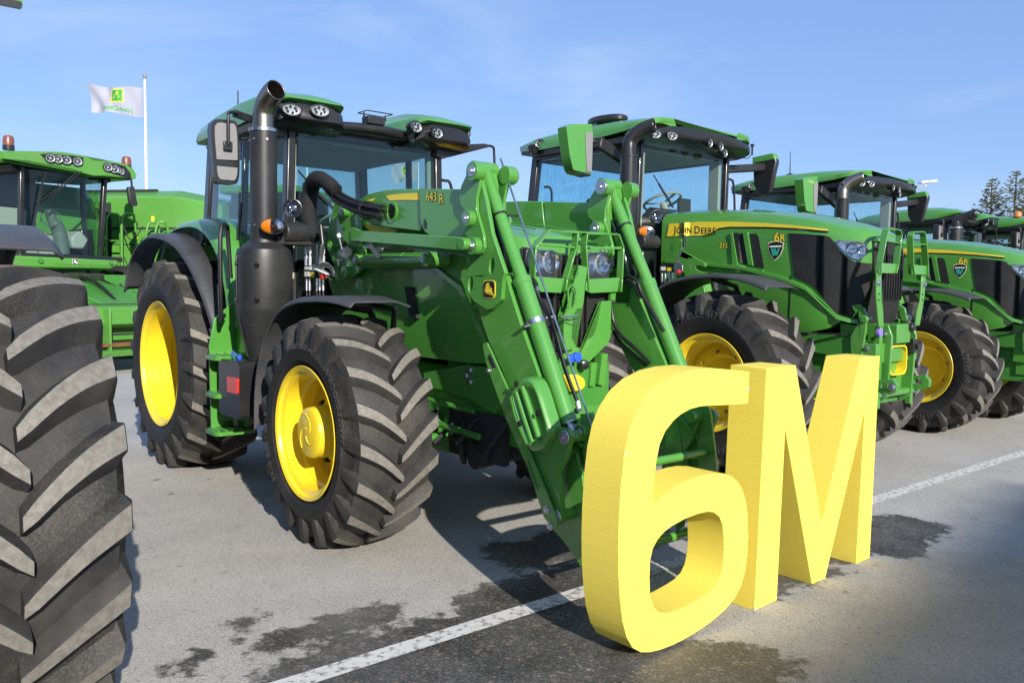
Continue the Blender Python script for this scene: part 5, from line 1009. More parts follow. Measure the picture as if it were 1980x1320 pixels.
    rc = MB(); rc.loft([[(-2.0+.26*cos(t)*k, .45+.16*sin(t)*k, h) for t in [2*pi*i/24 for i in range(24)]] for h, k in ((3.33, .88), (3.345, 1.0), (3.385, 1.0), (3.40, .9))]); rc.box(-2.1, -1.9, .38, .52, 3.25, 3.34); part('satellite_receiver', rc, [BLKS], T, bevel=.006)
    an = MB(); an.cyl((-1.10, -.90, 3.05), (-1.10, -.90, 3.17), .010, n=8); an.cyl((-1.10, -.90, 3.14), (-1.10, -.90, 3.165), .022, n=8); an.tube([(-1.12, -.72, 3.0), (-1.12, -.86, 3.01), (-1.10, -.90, 3.06)], .005, n=6); part('antenna', an, [BLKS], T)
    # mirrors
    mo = [(1.738, 3.033), (1.672, 3.065), (1.407, 3.098), (1.404, 3.025), (1.406, 2.796), (1.412, 2.623), (1.425, 2.614), (1.516, 2.619), (1.619, 2.637), (1.645, 2.661), (1.690, 2.783), (1.719, 2.930)]
    m = MB(); m.prism(mo, -1.38, -1.26, ax='s'); M1 = part('mirror', m, [GREEN], T, bevel=.02)
    k = MB(); k.prism([(1.499, 3.004), (1.405, 3.028), (1.406, 2.796), (1.412, 2.647), (1.472, 2.651), (1.491, 2.836)], -1.262, -1.25, ax='s'); k.prism([(1.636, 2.650), (1.419, 2.634), (1.429, 2.611), (1.610, 2.628)], -1.385, -1.25, ax='s', mi=1); part('mirror_trim', k, [GREYM, BLKS], M1, bevel=.003)
    k = MB(); a = Vector((-1.300, 1.300, 2.951)); k.beam(a+Vector((0, -.02, .0)), (-1.34, .74, 2.78), .06, .11); k.cyl(a, a+Vector((0, .08, 0)), .02, n=10); part('mirror_arm', k, [BLK], T, bevel=.015)
    m = MB(); m.prism([(-1.50, 3.13), (-1.22, 3.15), (-1.18, 3.05), (-1.26, 2.70), (-1.40, 2.68), (-1.47, 2.80)], -1.56, -1.48); M2 = part('mirror', m, [BLKS], T, bevel=.015)
    m = MB(); m.prism([(-1.50, 3.13), (-1.22, 3.15), (-1.185, 3.08), (-1.495, 3.06)], -1.565, -1.475); part('mirror_cap', m, [GREEN], M2, bevel=.01)
    k = MB(); k.beam((-1.34, -.74, 2.90), (-1.34, -1.48, 3.00), .06, .09); part('mirror_arm', k, [BLK], T, bevel=.02)
    wiper(T, [(-1.20, .60, 2.70), (-1.20, .52, 2.62), (-1.19, .30, 2.40)])
    gr = MB(); gr.tube([(-1.36, -.76, 2.80), (-1.34, -.84, 2.80), (-1.33, -.90, 2.74), (-1.33, -.95, 2.3)], .013, smooth=3); part('grab_rail', gr, [BLKS], T)
    se = MB(); se.box(-2.6, -2.1, -.28, .28, 1.8, 1.95); se.prism([(-.26, 1.9), (.26, 1.9), (.24, 2.45), (.13, 2.62), (-.13, 2.62), (-.24, 2.45)], -2.62, -2.50, ax='s'); part('seat', se, [DARK], T, bevel=.04)
    sw = MB(); C0 = Vector((-1.620, -0.034, 2.517)); C0.x = -1.62; ez = Vector((-.38, 0, .92)).normalized(); ex = Vector((0, 1, 0)); ey = ez.cross(ex)
    sw.tube([tuple(C0+ex*(.205*cos(2*pi*i/28))+ey*(.205*sin(2*pi*i/28))) for i in range(28)], .015, closed=True, n=8)
    for a in (.5, 2.6, 4.7): sw.beam(C0-ez*.03, C0+ex*(.19*cos(a))+ey*(.19*sin(a)), .03, .015)
    sw.tube([C0-ez*.02, C0-ez*.14, (-1.45, C0.y, 1.7)], .04); part('steering_wheel', sw, [IVORY], T)
    ds = MB(); ds.prism([(-1.62, 1.5), (-1.36, 1.5), (-1.33, 2.30), (-1.38, 2.40), (-1.48, 2.42), (-1.58, 2.34)], -.10, .34); ds.box(-2.3, -1.75, -.62, -.42, 2.0, 2.12); ds.beam((-1.75, -.5, 2.1), (-1.65, -.45, 2.45), .02, .02); ds.box(-1.68, -1.64, -.55, -.35, 2.42, 2.58); part('dashboard', ds, [DARK], T, bevel=.04)
    wb = MB(); wb.box(-2.95, -2.93, .93, 1.16, 2.0, 2.26); wb.prism([(.93, 2.0), (1.02, 2.0), (1.16, 2.18), (1.16, 2.26), (1.13, 2.26), (.93, 2.10)], -2.93, -2.926, ax='s', mi=1); wb.box(-2.95, -2.93, -1.16, -.93, 2.0, 2.26); wb.prism([(-1.16, 2.0), (-1.07, 2.0), (-.93, 2.18), (-.93, 2.26), (-.96, 2.26), (-1.16, 2.10)], -2.93, -2.926, ax='s', mi=1); part('width_marker_board', wb, [WHITE, RED], T, lr=True)
    # loader mounting mast and couplers beside the bonnet
    mt = MB(); mt.prism([(-0.955, 2.001), (-0.945, 2.038), (-0.887, 2.054), (-0.829, 2.048), (-0.805, 2.015), (-0.815, 1.970), (-0.825, 1.943), (-0.756, 1.914), (-0.530, 1.812), (-0.533, 1.781), (-0.628, 1.799), (-0.649, 1.769), (-0.593, 1.733), (-0.504, 1.706), (-0.525, 1.671), (-0.747, 1.671), (-0.821, 1.816), (-0.916, 1.891)], .58, .61); mt.prism([(-.98, 1.75), (-.6, 1.70), (-.5, 1.4), (-.62, 1.0), (-.95, 1.0)], .46, .58); mt.mirror(); part('loader_bracket', mt, [GREEN], T, bevel=.004, lr=True)
    mc = MB(); mc.prism([(-1.046, 1.800), (-0.857, 1.798), (-0.855, 1.734), (-1.044, 1.735)], .60, .66);
    q = [(-1.025, 0.640, 1.735), (-1.021, 0.640, 1.634), (-0.984, 0.640, 1.735), (-0.981, 0.640, 1.634), (-0.930, 0.640, 1.735), (-0.927, 0.640, 1.643), (-0.894, 0.640, 1.735), (-0.891, 0.640, 1.643)]
    for a, b in zip(q[::2], q[1::2]): mc.cyl(a, b, .013, n=8, mi=1)
    mc.prism([(-0.849, 1.815), (-0.792, 1.832), (-0.745, 1.796), (-0.737, 1.742), (-0.776, 1.697), (-0.822, 1.706), (-0.852, 1.761)], .665, .675, mi=1); a = [(-0.797, 0.680, 1.868), (-0.727, 0.680, 1.965), (-0.731, 0.680, 2.081)]; mc.tube([(x, y, z) for x, y, z in [(-0.818, 0.680, 1.815)]+a[:2]], .010, n=8, mi=1); mc.cyl(a[1], a[2], .016, n=10, mi=0); mc.cyl((-0.788, 0.676, 1.733), Vector((-0.788, 0.676, 1.733))+Vector((0, .02, 0)), .018, n=12, mi=2)
    mc.prism([(-1.022, 1.785), (-0.965, 1.784), (-0.963, 1.747), (-1.020, 1.748)], .661, .664, mi=3); mc.prism([(-0.945, 1.776), (-0.884, 1.776), (-0.883, 1.740), (-0.944, 1.740)], .661, .664, mi=4); part('multi_coupler', mc, [BLKS, ZINC, RED, WHITE, STRIPE], T, bevel=.002)
    if front_frames: hitch(T)
    return T
def hitch(T):
    g = 1.22; HO = (-.17, 0, 0)
    gm = MB()
    def strap(pa, w=.055, t=.010, s0=g, sl=.0):
        pts = [Vector((s0, a, b)) for a, b in pa]
        for p, q in zip(pts, pts[1:]): gm.beam(p, q, w, t, up=tuple((q-p).cross(Vector((1, 0, 0)))))
    for sg in (1, -1):
        o = [(sg*.42, 1.70), (sg*.41, 1.80), (sg*.335, 2.06), (sg*.30, 2.085), (sg*.12, 2.075), (sg*.095, 2.04), (sg*.13, 1.80), (sg*.16, 1.72)]
        strap(o); strap([(sg*.36, 1.98), (sg*.11, 1.97)], w=.05)
        gm.prism([(sg*.13, 1.80), (sg*.41, 1.80), (sg*.43, 1.72), (sg*.14, 1.72)], g-.0, g+.01, ax='s')
        gm.prism([(sg*.43, 1.72), (sg*.36, 1.72), (sg*.35, 1.50), (sg*.30, 1.40), (sg*.28, 1.28), (sg*.36, 1.28), (sg*.40, 1.42), (sg*.43, 1.55)], g-.02, g-.005, ax='s')
    part('headlight_guard', gm, [GREEN], T, bevel=.003, lr=True, loc=HO)
    bo = MB()
    for sg in (1, -1):
        bo.bolt((g-.005, sg*.40, 1.64), (1, 0, 0), .018, .02)
        for z in (1.55, 1.50): bo.cyl((g-.005, sg*.385, z), (g-.003, sg*.385, z), .010, n=10, mi=1)
    part('guard_bolt', bo, [ZINC, DECALBLK], T, loc=HO)
    h = MB()
    for sg in (1, -1):
        h.prism([(.974, 1.448), (1.032, 1.462), (1.082, 1.43), (1.11, 1.36), (1.108, 1.257), (1.08, 1.0), (.99, .98), (.975, 1.2), (1.03, 1.30), (1.04, 1.37), (1.0, 1.40)], sg*.34, sg*.37); h.prism([(.86, 1.30), (1.0, 1.28), (1.10, 1.15), (1.05, .85), (.88, .85)], sg*.30, sg*.33); h.prism([(.95, 1.30), (1.22, 1.30), (1.26, 1.20), (1.24, .70), (1.15, .62), (1.05, .8), (.95, .9)], sg*.20, sg*.225)
        h.prism([(1.18, .84), (1.32, .86), (1.36, .82), (1.355, .76), (1.30, .73), (1.18, .74)], sg*.27, sg*.31, holes=[[(1.23, .82), (1.29, .82), (1.29, .78), (1.23, .78)]]); h.beam((1.18, sg*.29, 1.28), (1.18, sg*.29, .60), .05, .05, up=(0, 1, 0)); h.cyl((1.1, sg*.40, 1.34), (1.1, sg*.30, 1.34), .03)
    h.box(1.0, 1.20, -.36, .36, .98, 1.14); h.box(.9, 1.15, -.3, .3, .70, .98); h.box(.95, 1.25, -.12, .12, 1.14, 1.30); h.cyl((1.2, -.4, .72), (1.2, .4, .72), .03); part('front_linkage', h, [GREEN], T, bevel=.006, loc=HO)
    b = MB()
    for sg in (1, -1): b.bolt((1.32, sg*.31, .795), (0, sg, 0), .022, .03); b.bolt((1.20, sg*.225, 1.22), (0, sg, 0), .016, .03); b.bolt((1.12, sg*.36, 1.10), (0, sg, 0), .014, .02)
    part('linkage_bolt', b, [ZINC], T, loc=HO)
    y = MB(); o = rrect(-.12, .18, .87, 1.12, .06); i_ = rrect(-.108, .168, .882, 1.108, .052)
    y.prism(o, .88, 1.06, ax='s', holes=[i_[::-1]]); y.box(.89, .90, -.10, .16, .89, 1.1); part('pto_guard', y, [YEL], T, bevel=.003)
    k = MB(); k.rev([(-.04, .02), (-.02, .035), (.0, .042), (.025, .035), (.04, .0)], (1.08, -.12, 1.27), (1, 0, 0), n=20); k.box(1.02, 1.10, -.20, -.14, 1.05, 1.17); k.box(1.02, 1.12, -.24, -.18, 1.08, 1.13); part('trailer_socket', k, [BLKS], T, bevel=.004)
    k = MB(); k.cyl((1.03, .35, 1.235), (1.06, .35, 1.235), .034, n=10); part('violet_cap', k, [PURP], T, bevel=.003)
TEAL = mat("teal_decal", (.03, .35, .25), .4)

CREAM = mat("cream_decal", (.72, .68, .42), .4)
# ------------------------------------------------------------------ foam numerals standing on the asphalt
def foam():
    m = mat("painted_foam", (.84, .69, .105), .62, noise=(3, (.82, .66, .098), .35, .7), bump=(170, .42, .004), spec=.3)
    n = m.node_tree.nodes; L = m.node_tree.links; b = n['Principled BSDF']; base = b.inputs['Base Color'].links[0].from_socket
    tcx = n.new('ShaderNodeTexCoord'); t = n.new('ShaderNodeTexNoise'); t.inputs['Scale'].default_value = 9; t.inputs['Detail'].default_value = 8; t.inputs['Roughness'].default_value = .75
    L.new(tcx.outputs['Object'], t.inputs[0]); r = n.new('ShaderNodeMapRange'); r.inputs[1].default_value = .69; r.inputs[2].default_value = .73; r.inputs[4].default_value = .35; L.new(t.outputs[0], r.inputs[0])
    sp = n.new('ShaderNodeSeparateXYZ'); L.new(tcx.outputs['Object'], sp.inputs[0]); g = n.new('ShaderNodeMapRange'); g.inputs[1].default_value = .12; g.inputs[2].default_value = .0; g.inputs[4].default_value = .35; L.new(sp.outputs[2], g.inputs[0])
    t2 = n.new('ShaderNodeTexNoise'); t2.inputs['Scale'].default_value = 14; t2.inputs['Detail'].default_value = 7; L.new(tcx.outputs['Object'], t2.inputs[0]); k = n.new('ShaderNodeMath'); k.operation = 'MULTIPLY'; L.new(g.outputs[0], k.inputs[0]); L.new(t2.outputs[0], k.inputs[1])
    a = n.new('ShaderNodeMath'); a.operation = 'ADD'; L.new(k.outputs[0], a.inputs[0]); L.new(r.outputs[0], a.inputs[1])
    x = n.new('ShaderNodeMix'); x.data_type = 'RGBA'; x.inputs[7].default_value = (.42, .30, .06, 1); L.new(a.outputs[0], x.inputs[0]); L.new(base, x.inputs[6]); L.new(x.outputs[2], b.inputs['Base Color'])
    # faint hot wire ridges running level round the block
    wv = n.new('ShaderNodeTexWave'); wv.bands_direction = 'Z'; wv.inputs['Scale'].default_value = 6; wv.inputs['Distortion'].default_value = 2.5; wv.inputs['Detail'].default_value = 3; wv.inputs['Detail Scale'].default_value = 1.2
    L.new(tcx.outputs['Object'], wv.inputs[0]); pw = n.new('ShaderNodeMath'); pw.operation = 'POWER'; pw.inputs[1].default_value = 14; L.new(wv.outputs[1], pw.inputs[0])
    b2 = n.new('ShaderNodeBump'); b2.inputs['Strength'].default_value = .07; b2.inputs['Distance'].default_value = .004; L.new(pw.outputs[0], b2.inputs['Height'])
    nb = b.inputs['Normal'].links[0].from_node; L.new(b2.outputs[0], nb.inputs['Normal'])
    return m
FOAM = foam()
LA = Vector((1.2059, 3.9506, 0)); ang = math.atan2(.6688, .7435)
def letter(name, poly, label, holes=(), th=.205):
    # x along the face, y up, thickness away from the viewer
    mb = MB(); mb.prism(poly, 0, -th, holes=holes, fn=lambda x, y, k: (x, k, y))   # local y (after the sign flip) = +th behind the face
    me = mb.mesh(name, [FOAM], sharp=28); o = bpy.data.objects.new(name, me); COL.objects.link(o); o.location = LA; o.rotation_euler = (0, 0, ang)
    k = o.modifiers.new('bevel', 'BEVEL'); k.width = .003; k.segments = 2; k.limit_method = 'ANGLE'; k.angle_limit = R_(50)
    tag(o, label, 'letter'); return o
six = [(-.115, 1.18), (-.117, 1.03), (-.273, 1.037), (-.41, 1.046), (-.50, 1.05), (-.58, 1.043), (-.64, 1.028), (-.69, 1.005), (-.745, .965), (-.78, .915), (-.80, .845), (-.812, .76), (-.816, .66), (-.79, .672), (-.72, .703), (-.65, .722), (-.56, .733), (-.46, .737), (-.38, .734), (-.30, .722), (-.235, .70), (-.18, .665), (-.14, .62), (-.108, .56), (-.088, .48), (-.078, .38), (-.080, .29), (-.095, .215), (-.125, .155), (-.175, .108), (-.25, .072), (-.35, .045), (-.45, .028), (-.55, .018), (-.65, .014), (-.74, .018), (-.81, .028), (-.87, .045), (-.925, .08), (-.965, .135), (-.995, .215), (-1.015, .32), (-1.026, .42), (-1.031, .53), (-1.03, .65), (-1.022, .78), (-1.006, .90), (-.98, .99), (-.94, 1.06), (-.875, 1.125), (-.79, 1.172), (-.68, 1.203), (-.57, 1.214), (-.44, 1.215), (-.28, 1.20)]
sixh = [(-.819, .27), (-.826, .35), (-.824, .43), (-.809, .475), (-.778, .508), (-.74, .53), (-.68, .548), (-.595, .562), (-.50, .568), (-.42, .565), (-.37, .553), (-.325, .525), (-.297, .48), (-.284, .42), (-.279, .36), (-.283, .30), (-.30, .245), (-.33, .21), (-.38, .188), (-.45, .176), (-.54, .166), (-.63, .164), (-.70, .170), (-.75, .185), (-.79, .215)]
so = letter('numeral_six', six, "big yellow foam numeral 6 standing on the asphalt at the left of the letter", holes=[sixh])
lt = letter('letter_m', [(0, 0), (.038, 1.19), (.309, 1.19), (.641, .316), (1.015, 1.193), (1.259, 1.193), (1.24, 0), (1.066, 0), (1.091, .875), (.705, 0), (.562, 0), (.228, .878), (.204, 0)], "big yellow foam letter M standing on the asphalt beside the numeral")
# foam edges chipped down to the white core
WCH = mat("bare_white_foam", (.85, .85, .82), .8)
def chips(o, pts):
    m = MB()
    for (x, y, r, yy) in pts:
        m.loft([[(x+r*cos(t)*(1+.4*sin(5*t)), yy-.0015, y+r*1.6*sin(t)*(1+.3*cos(3*t))) for t in [2*pi*i/9 for i in range(9)]], [(x, yy+.0015, y)]*9], caps=False)
    part('chipped_edge', m, [WCH], o)
chips(so, [(-.118, 1.10, .005, .002), (-1.0, .905, .004, .002)])
chips(lt, [(.012, .30, .004, .002), (.004, .01, .006, .002), (1.06, 1.02, .004, .002)])

# ------------------------------------------------------------------ the row of tractors
YAW = .6863; RZ = YAW-pi/2; GRP = 'green tractors parked in a row'
T1 = tractor_a("green tractor carrying a front loader, directly behind the yellow numeral", True, GRP); T1.location = (-.2809, 5.6091, 0); T1.rotation_euler = (0, 0, RZ)
T2 = tractor_b("green tractor with violet cap on its front hitch, right of the loader tractor", True, GRP); T2.location = (2.6122, 7.7759, 0); T2.rotation_euler = (0, 0, RZ)
T3 = copy_tree(T2); T3.location = (5.44, 9.96, 0); T3.scale = (.95, .95, .95); T3['label'] = "green tractor whose front end is cut off by the right edge of the photo"
for c in list(T3.children):                              # this one has a plain aerial instead of the receiver, and a bright tailpipe
    if c.name.startswith('satellite_receiver'): bpy.data.objects.remove(c)
    elif c.name.startswith('exhaust_stack'):
        for d in c.children:
            if d.name.startswith('tailpipe'): d.material_slots[0].link = 'OBJECT'; d.material_slots[0].material = STAIN
m = MB(); m.rev([(0, .07), (.03, .06), (.05, .02), (.05, 0)], (-2.2, .55, 3.26), (0, 0, 1), n=16); m.cyl((-2.2, .55, 3.3), (-2.22, .53, 3.62), .008, .004, n=6); part('antenna', m, [BLKS], T3)
T0 = copy_tree(T2); T0.location = (-2.62, 2.26, 0); T0['label'] = "tractor at the left edge, only its huge front tyre and fender tip in view"
for c in list(T0.children):
    nm = c.name.split('.')[0]
    if nm in ('wheel',) and c.location.x > -1:          # this one runs a slightly larger front tyre
        c.scale = (1.038, 1.0, 1.038); c.location.z = .80; c.location.y += .03 if c.location.y > 0 else 0
        for d in c.children:
            if d.name.startswith('tyre'): d.data = TY_0
    if nm in ('mirror', 'mirror_arm') :
        b = [(v.co.y) for v in c.data.vertices]
        if sum(b)/len(b) > 0:
            for d in list(c.children): bpy.data.objects.remove(d)
            bpy.data.objects.remove(c)
    elif nm in ('headlight_guard', 'guard_bolt', 'front_linkage', 'linkage_bolt', 'pto_guard', 'trailer_socket', 'violet_cap'): bpy.data.objects.remove(c)
    elif nm == 'front_fender' and c.data.vertices[0].co.y > 0: c.location = (-.47, -.02, .08)
m = MB(); m.prism(rrect(-1.245, -.90, 2.712, 3.25, .015), -.715, -.68, ax='s'); M1 = part('mirror', m, [GREEN], T0, bevel=.01); m = MB(); m.prism(rrect(-1.242, -.903, 2.705, 2.736, .01), -.69, -.675, ax='s'); part('mirror_trim', m, [BLKS], M1, bevel=.01)
m = MB(); m.beam((-1.34, -.74, 2.95), (-.85, -1.05, 3.1), .06, .09); part('mirror_arm', m, [BLK], T0)
T4 = tractor_a("green tractor with black exhaust elbow and grey backed mirror, seen over the second bonnet", False, GRP); T4.location = (8.683, 13.293, 0); T4.rotation_euler = (0, 0, RZ)
T5 = copy_tree(T4); T5.location = (10.729, 14.585, 0); T5['label'] = "farthest green tractor at the right edge with an orange beacon on its cab"
bp = (-1.450, 0.792, 2.930)
m = MB(); m.cyl((bp[0], bp[1], bp[2]-.55), (bp[0], bp[1], bp[2]-.02), .014, n=10); m.cyl((bp[0], bp[1], bp[2]-.02), (bp[0], bp[1], bp[2]+.04), .07, .075, n=20); be = part('beacon_base', m, [BLKS], T5)
m = MB(); m.rev([(.04, .072), (.10, .07), (.135, .055), (.15, .0)], bp, (0, 0, 1), n=20); part('beacon', m, [AMBER], be)

# ------------------------------------------------------------------ harvesters in the back row
def hmesh():
    H = thing('forage_harvester', "green harvester with curved cab windscreen, two beacons and a header, at the left", 'harvester', (-8.38, 15.7, 0), 1.05-pi/2)
    b = MB(); b.loft([[(s, -w, lo), (s, w, lo), (s, w*1.0, hi-.25), (s, w-.2, hi), (s, -w+.2, hi), (s, -w, hi-.25)] for s, w, lo, hi in ((-.9, 1.25, 1.3, 3.0), (-1.4, 1.4, 1.2, 3.5), (-6.0, 1.4, 1.2, 3.5), (-7.0, 1.2, 1.4, 3.0))]); part('body', b, [HGREEN], H)
    c = MB(); c.box(-.9, .35, -.85, 1.15, 1.95, 2.05)
    for (s, r, s2, r2) in ((.10, 1.0, .12, .95), (.06, -.55, .10, -.66), (-.9, 1.1, -.9, 1.05), (-.9, -.85, -.9, -.85)): c.beam((s, r, 2.0), (s2, r2, 3.6), .09, .09, up=(0, 1, 0))
    c.box(-1.0, .1, -.8, 1.1, 3.5, 3.62); c.box(-.98, -.90, .1, 1.1, 2.0, 3.5); c.box(-.95, -.5, -.8, -.55, 2.0, 2.6); cf = part('cab_frame', c, [BLKS], H, bevel=.02)
    g = MB(); A = []; B = []
    for i in range(13): y = -1+2*i/12; A.append((.34-.26*y*y, .2+y*.78, 2.02)); B.append((.28-.22*y*y, .16+y*.80, 3.56))
    g.loft([A, B], closed=False, caps=False); part('windscreen', g, [GLASS], cf)
    g = MB(); g.loft([[(.08, 1.02, 2.05), (.1, .98, 3.55)], [(-.88, 1.12, 2.05), (-.88, 1.08, 3.55)]], closed=False, caps=False); g.loft([[(.04, -.60, 2.05), (.08, -.70, 3.55)], [(-.88, -.88, 2.05), (-.88, -.88, 3.55)]], closed=False, caps=False); part('door_glass', g, [GLASS], cf)
    r = MB()
    top = [(1.408, 3.767), (1.003, 3.832), (0.299, 3.920), (0.014, 3.913), (-0.132, 3.884), (-0.220, 3.835), (-0.554, 3.887), (-0.805, 3.879), (-0.932, 3.853), (-1.061, 3.798), (-1.130, 3.647), (-1.106, 3.571), (-0.831, 3.581), (-0.486, 3.568), (-0.213, 3.529), (0.222, 3.604), (1.007, 3.645), (1.412, 3.615)]
    r.prism([(1.75, 3.72), (1.72, 3.60)][::-1]+top, -1.6, .30, ax='s'); r.prism([(y, z-.02 if z > 3.7 else z+.02) for y, z in top], .30, .42, ax='s'); rf = part('roof', r, [HGREEN], cf, bevel=.02)
    l = MB(); l.prism([(0.790, 3.802), (0.629, 3.826), (0.212, 3.859), (-0.018, 3.859), (-0.015, 3.723), (0.384, 3.696), (0.685, 3.707)], .40, .43, ax='s'); l.prism([(-0.435, 3.807), (-0.652, 3.836), (-0.873, 3.809), (-0.999, 3.681), (-0.965, 3.576), (-0.493, 3.660)], .40, .43, ax='s'); part('lamp_recess', l, [BLKS], rf)
    for i, p in enumerate([(0.460, 0.629, 3.755), (0.460, 0.490, 3.759), (0.460, 0.326, 3.763), (0.460, 0.119, 3.765), (0.460, -0.490, 3.742), (0.460, -0.623, 3.723), (0.460, -0.707, 3.711), (0.460, -0.779, 3.692)]): led_lamp(rf, p, (1, .1, -.1), .085, .075, name='work_lamp') if i not in (6, 7) else led_lamp(rf, p, (1, .1, -.1), .05, .06)
    for p in [(0.100, 1.152, 3.839), (0.100, -1.137, 3.799)]:
        q = MB(); q.cyl(p, (p[0], p[1], p[2]+.08), .095, n=20, mi=1); q.rev([(.08, .09), (.19, .09), (.245, .07), (.265, 0)], p, (0, 0, 1), n=20); part('beacon', q, [BRBEAC, BLKS], H)
    m = MB(); m.prism([(-0.886, 3.405), (-1.026, 3.435), (-1.095, 3.066), (-0.954, 3.032), (-0.914, 3.150)], .42, .50, ax='s'); mm = part('mirror', m, [BLK], H, bevel=.02); m = MB(); m.tube([(0.450, -0.952, 3.645), (0.450, -0.992, 3.535), (0.450, -1.000, 3.420)], .02); part('mirror_arm', m, [BLKS], mm)
    m = MB()
    m.tube([(0.420, 0.025, 3.595), (0.420, 0.445, 3.208), (0.420, 0.826, 2.945)], .012, n=6); m.tube([(0.450, 0.116, 3.582), (0.450, 0.462, 3.258), (0.450, 0.843, 2.955)], .012, n=6); m.beam((0.440, 0.724, 3.466), (0.440, 0.944, 2.555), .03, .02); part('wiper', m, [BLKS], H)
    s = MB(); s.box(-.7, -.1, .55, 1.0, 2.05, 2.25); s.box(-.75, -.55, .5, 1.0, 2.2, 2.9); s.box(-.7, -.2, .15, .55, 2.0, 2.42); s.box(-.65, -.25, .15, .5, 2.42, 2.47); part('seat', s, [IVORY], H, bevel=.05)
    s = MB(); s.tube([(-0.100, 0.319, 2.889), (-0.100, 0.281, 2.700), (-0.100, 0.171, 2.542), (-0.100, 0.118, 2.323), (-0.100, 0.095, 2.072)], [.05, .09, .12, .13, .13], n=16, smooth=4); s.tube([(.02, .38+.19*cos(t), 2.72+.14*sin(t)) for t in [2*pi*i/20 for i in range(20)]], .012, closed=True); part('steering_column', s, [GREYG], H)
    s = MB(); s.prism([(-0.025, 2.385), (-0.206, 2.537), (-0.384, 2.377), (-0.259, 2.171), (-0.050, 2.190)], -.6, .0, ax='s'); part('side_console', s, [IVORY], H, bevel=.04)
    n = MB(); n.loft([[(s_, a, b) for a, b in ((-.60+d, 1.98-e*.3), (-.62+d, 1.90), (-.45+d, 1.78+e), (1.5, 1.76+e), (1.6, 1.86), (1.5, 2.0-e*.3))] for s_, d, e in ((-.4, -.1, 0), (.4, -.05, 0), (.62, .05, .03))]); ns = part('cab_nose', n, [HGREEN], H, bevel=.03)
    c0 = [(0.360, 1.869), (0.257, 1.872), (0.357, 1.971)]; w_ = abs(c0[1][0]-c0[0][0]); h_ = abs(c0[2][1]-c0[0][1]); deer_badge(H, lambda x, y, z: (.63+z*2, c0[0][0]-x, c0[0][1]+y), w_, h_, (DECALBLK, WHITE, WHITE))
    # feeder house, header
    f = MB(); f.beam((.2, .05, 1.3), (1.9, .05, .8), 1.1, .7); f.box(-.6, .5, -1.2, 1.3, .95, 1.7); f.beam((.3, -1.1, 1.5), (1.7, -.9, .7), .25, .15); f.beam((.4, .45, 1.55), (1.9, .4, 1.0), .5, .12); part('feeder_house', f, [GREEN2], H, bevel=.03)
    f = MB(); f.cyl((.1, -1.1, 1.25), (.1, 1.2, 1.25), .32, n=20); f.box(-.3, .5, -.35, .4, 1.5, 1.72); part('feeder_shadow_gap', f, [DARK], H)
    k = MB(); k.tube([(.3, -.6, 1.75), (.6, -.7, 1.4), (1.2, -.65, 1.2), (1.8, -.7, 1.2)], .035, smooth=4); k.tube([(.2, -.2, 1.75), (.7, -.35, 1.5), (1.3, -.4, 1.3), (1.8, -.4, 1.2)], .03, smooth=4); k.tube([(.2, .2, 1.7), (.9, .1, 1.55), (1.6, .2, 1.25)], .03, smooth=4); part('hydraulic_hose', k, [HOSE], H)
    k = MB(); k.box(1.25, 1.35, -.62, -.30, 1.155, 1.165); k.box(.52, .53, -.5, -.3, 1.86, 1.90); part('warning_label', k, [STRIPE], H)
    k = MB(); k.box(.625, .632, -.5, .7, 1.865, 1.872); k.cyl((.60, .95, 1.92), (.66, .95, 1.92), .045, n=16); k.cyl((.60, -.40, 1.92), (.66, -.40, 1.92), .035, n=16); part('nose_trim', k, [GREEN2], H)
    hd = MB(); hd.prism([(1.85, 1.15), (2.0, 1.17), (2.12, 1.12), (2.14, .84), (2.05, .78), (1.85, .78)], -3.4, 1.5); hd.prism([(1.8, .35), (2.35, .30), (2.4, .40), (1.8, .46)], -3.4, 1.5); hd.box(1.8, 1.86, -3.4, 1.5, .35, 1.1)
    for k in (0, 2, 6, 7): hd.box(1.85, 2.3, -3.4+.69*k, -3.36+.69*k, .35, 1.12)
    h0 = part('header', hd, [HGREEN], H, bevel=.01)
    k = MB(); k.box(2.0, 2.30, -3.4, 1.5, .47, .52); part('worn_floor', k, [RUST], h0)
    k = MB(); k.tube([(2.1, -3.3, .66), (2.1, -.5, .66), (2.14, -.3, .70), (2.1, .2, .66), (2.1, 1.4, .66)], .018, n=8); k.box(2.36, 2.38, -3.4, 1.5, .36, .40); k.box(2.0, 2.02, -3.4, 1.5, 1.175, 1.19); part('header_rod', k, [DARK], h0)
    k = MB(); k.tube([(1.7, -1.0, 1.17), (1.7, -1.0, 1.42), (1.7, -1.25, 1.36), (1.7, -1.25, 1.17)], .015, n=8); part('header_handle', k, [ZINC], h0)
    k = MB()
    for y in (1.55, -1.55): k.cyl((-.6, y-.35, .95), (-.6, y+.35, .95), .95, n=40)
    part('wheel', k, [RUBD], H, bevel=.06)
    return H
BRBEAC = mat("brown_orange_beacon_lens", (.20, .06, .035), .3, coat=.5); GREYG = mat("green_grey_plastic", (.10, .13, .11), .45)
hmesh()
H2 = thing('combine_harvester', "large green harvester body with ladder, chain rail and side panels behind the flagpole", 'harvester', (-7.4, 18.0, 0), 1.35-pi/2)
b = MB(); sec = [(-7.5, 2.75, 3.45), (-.05, 2.75, 3.50)]
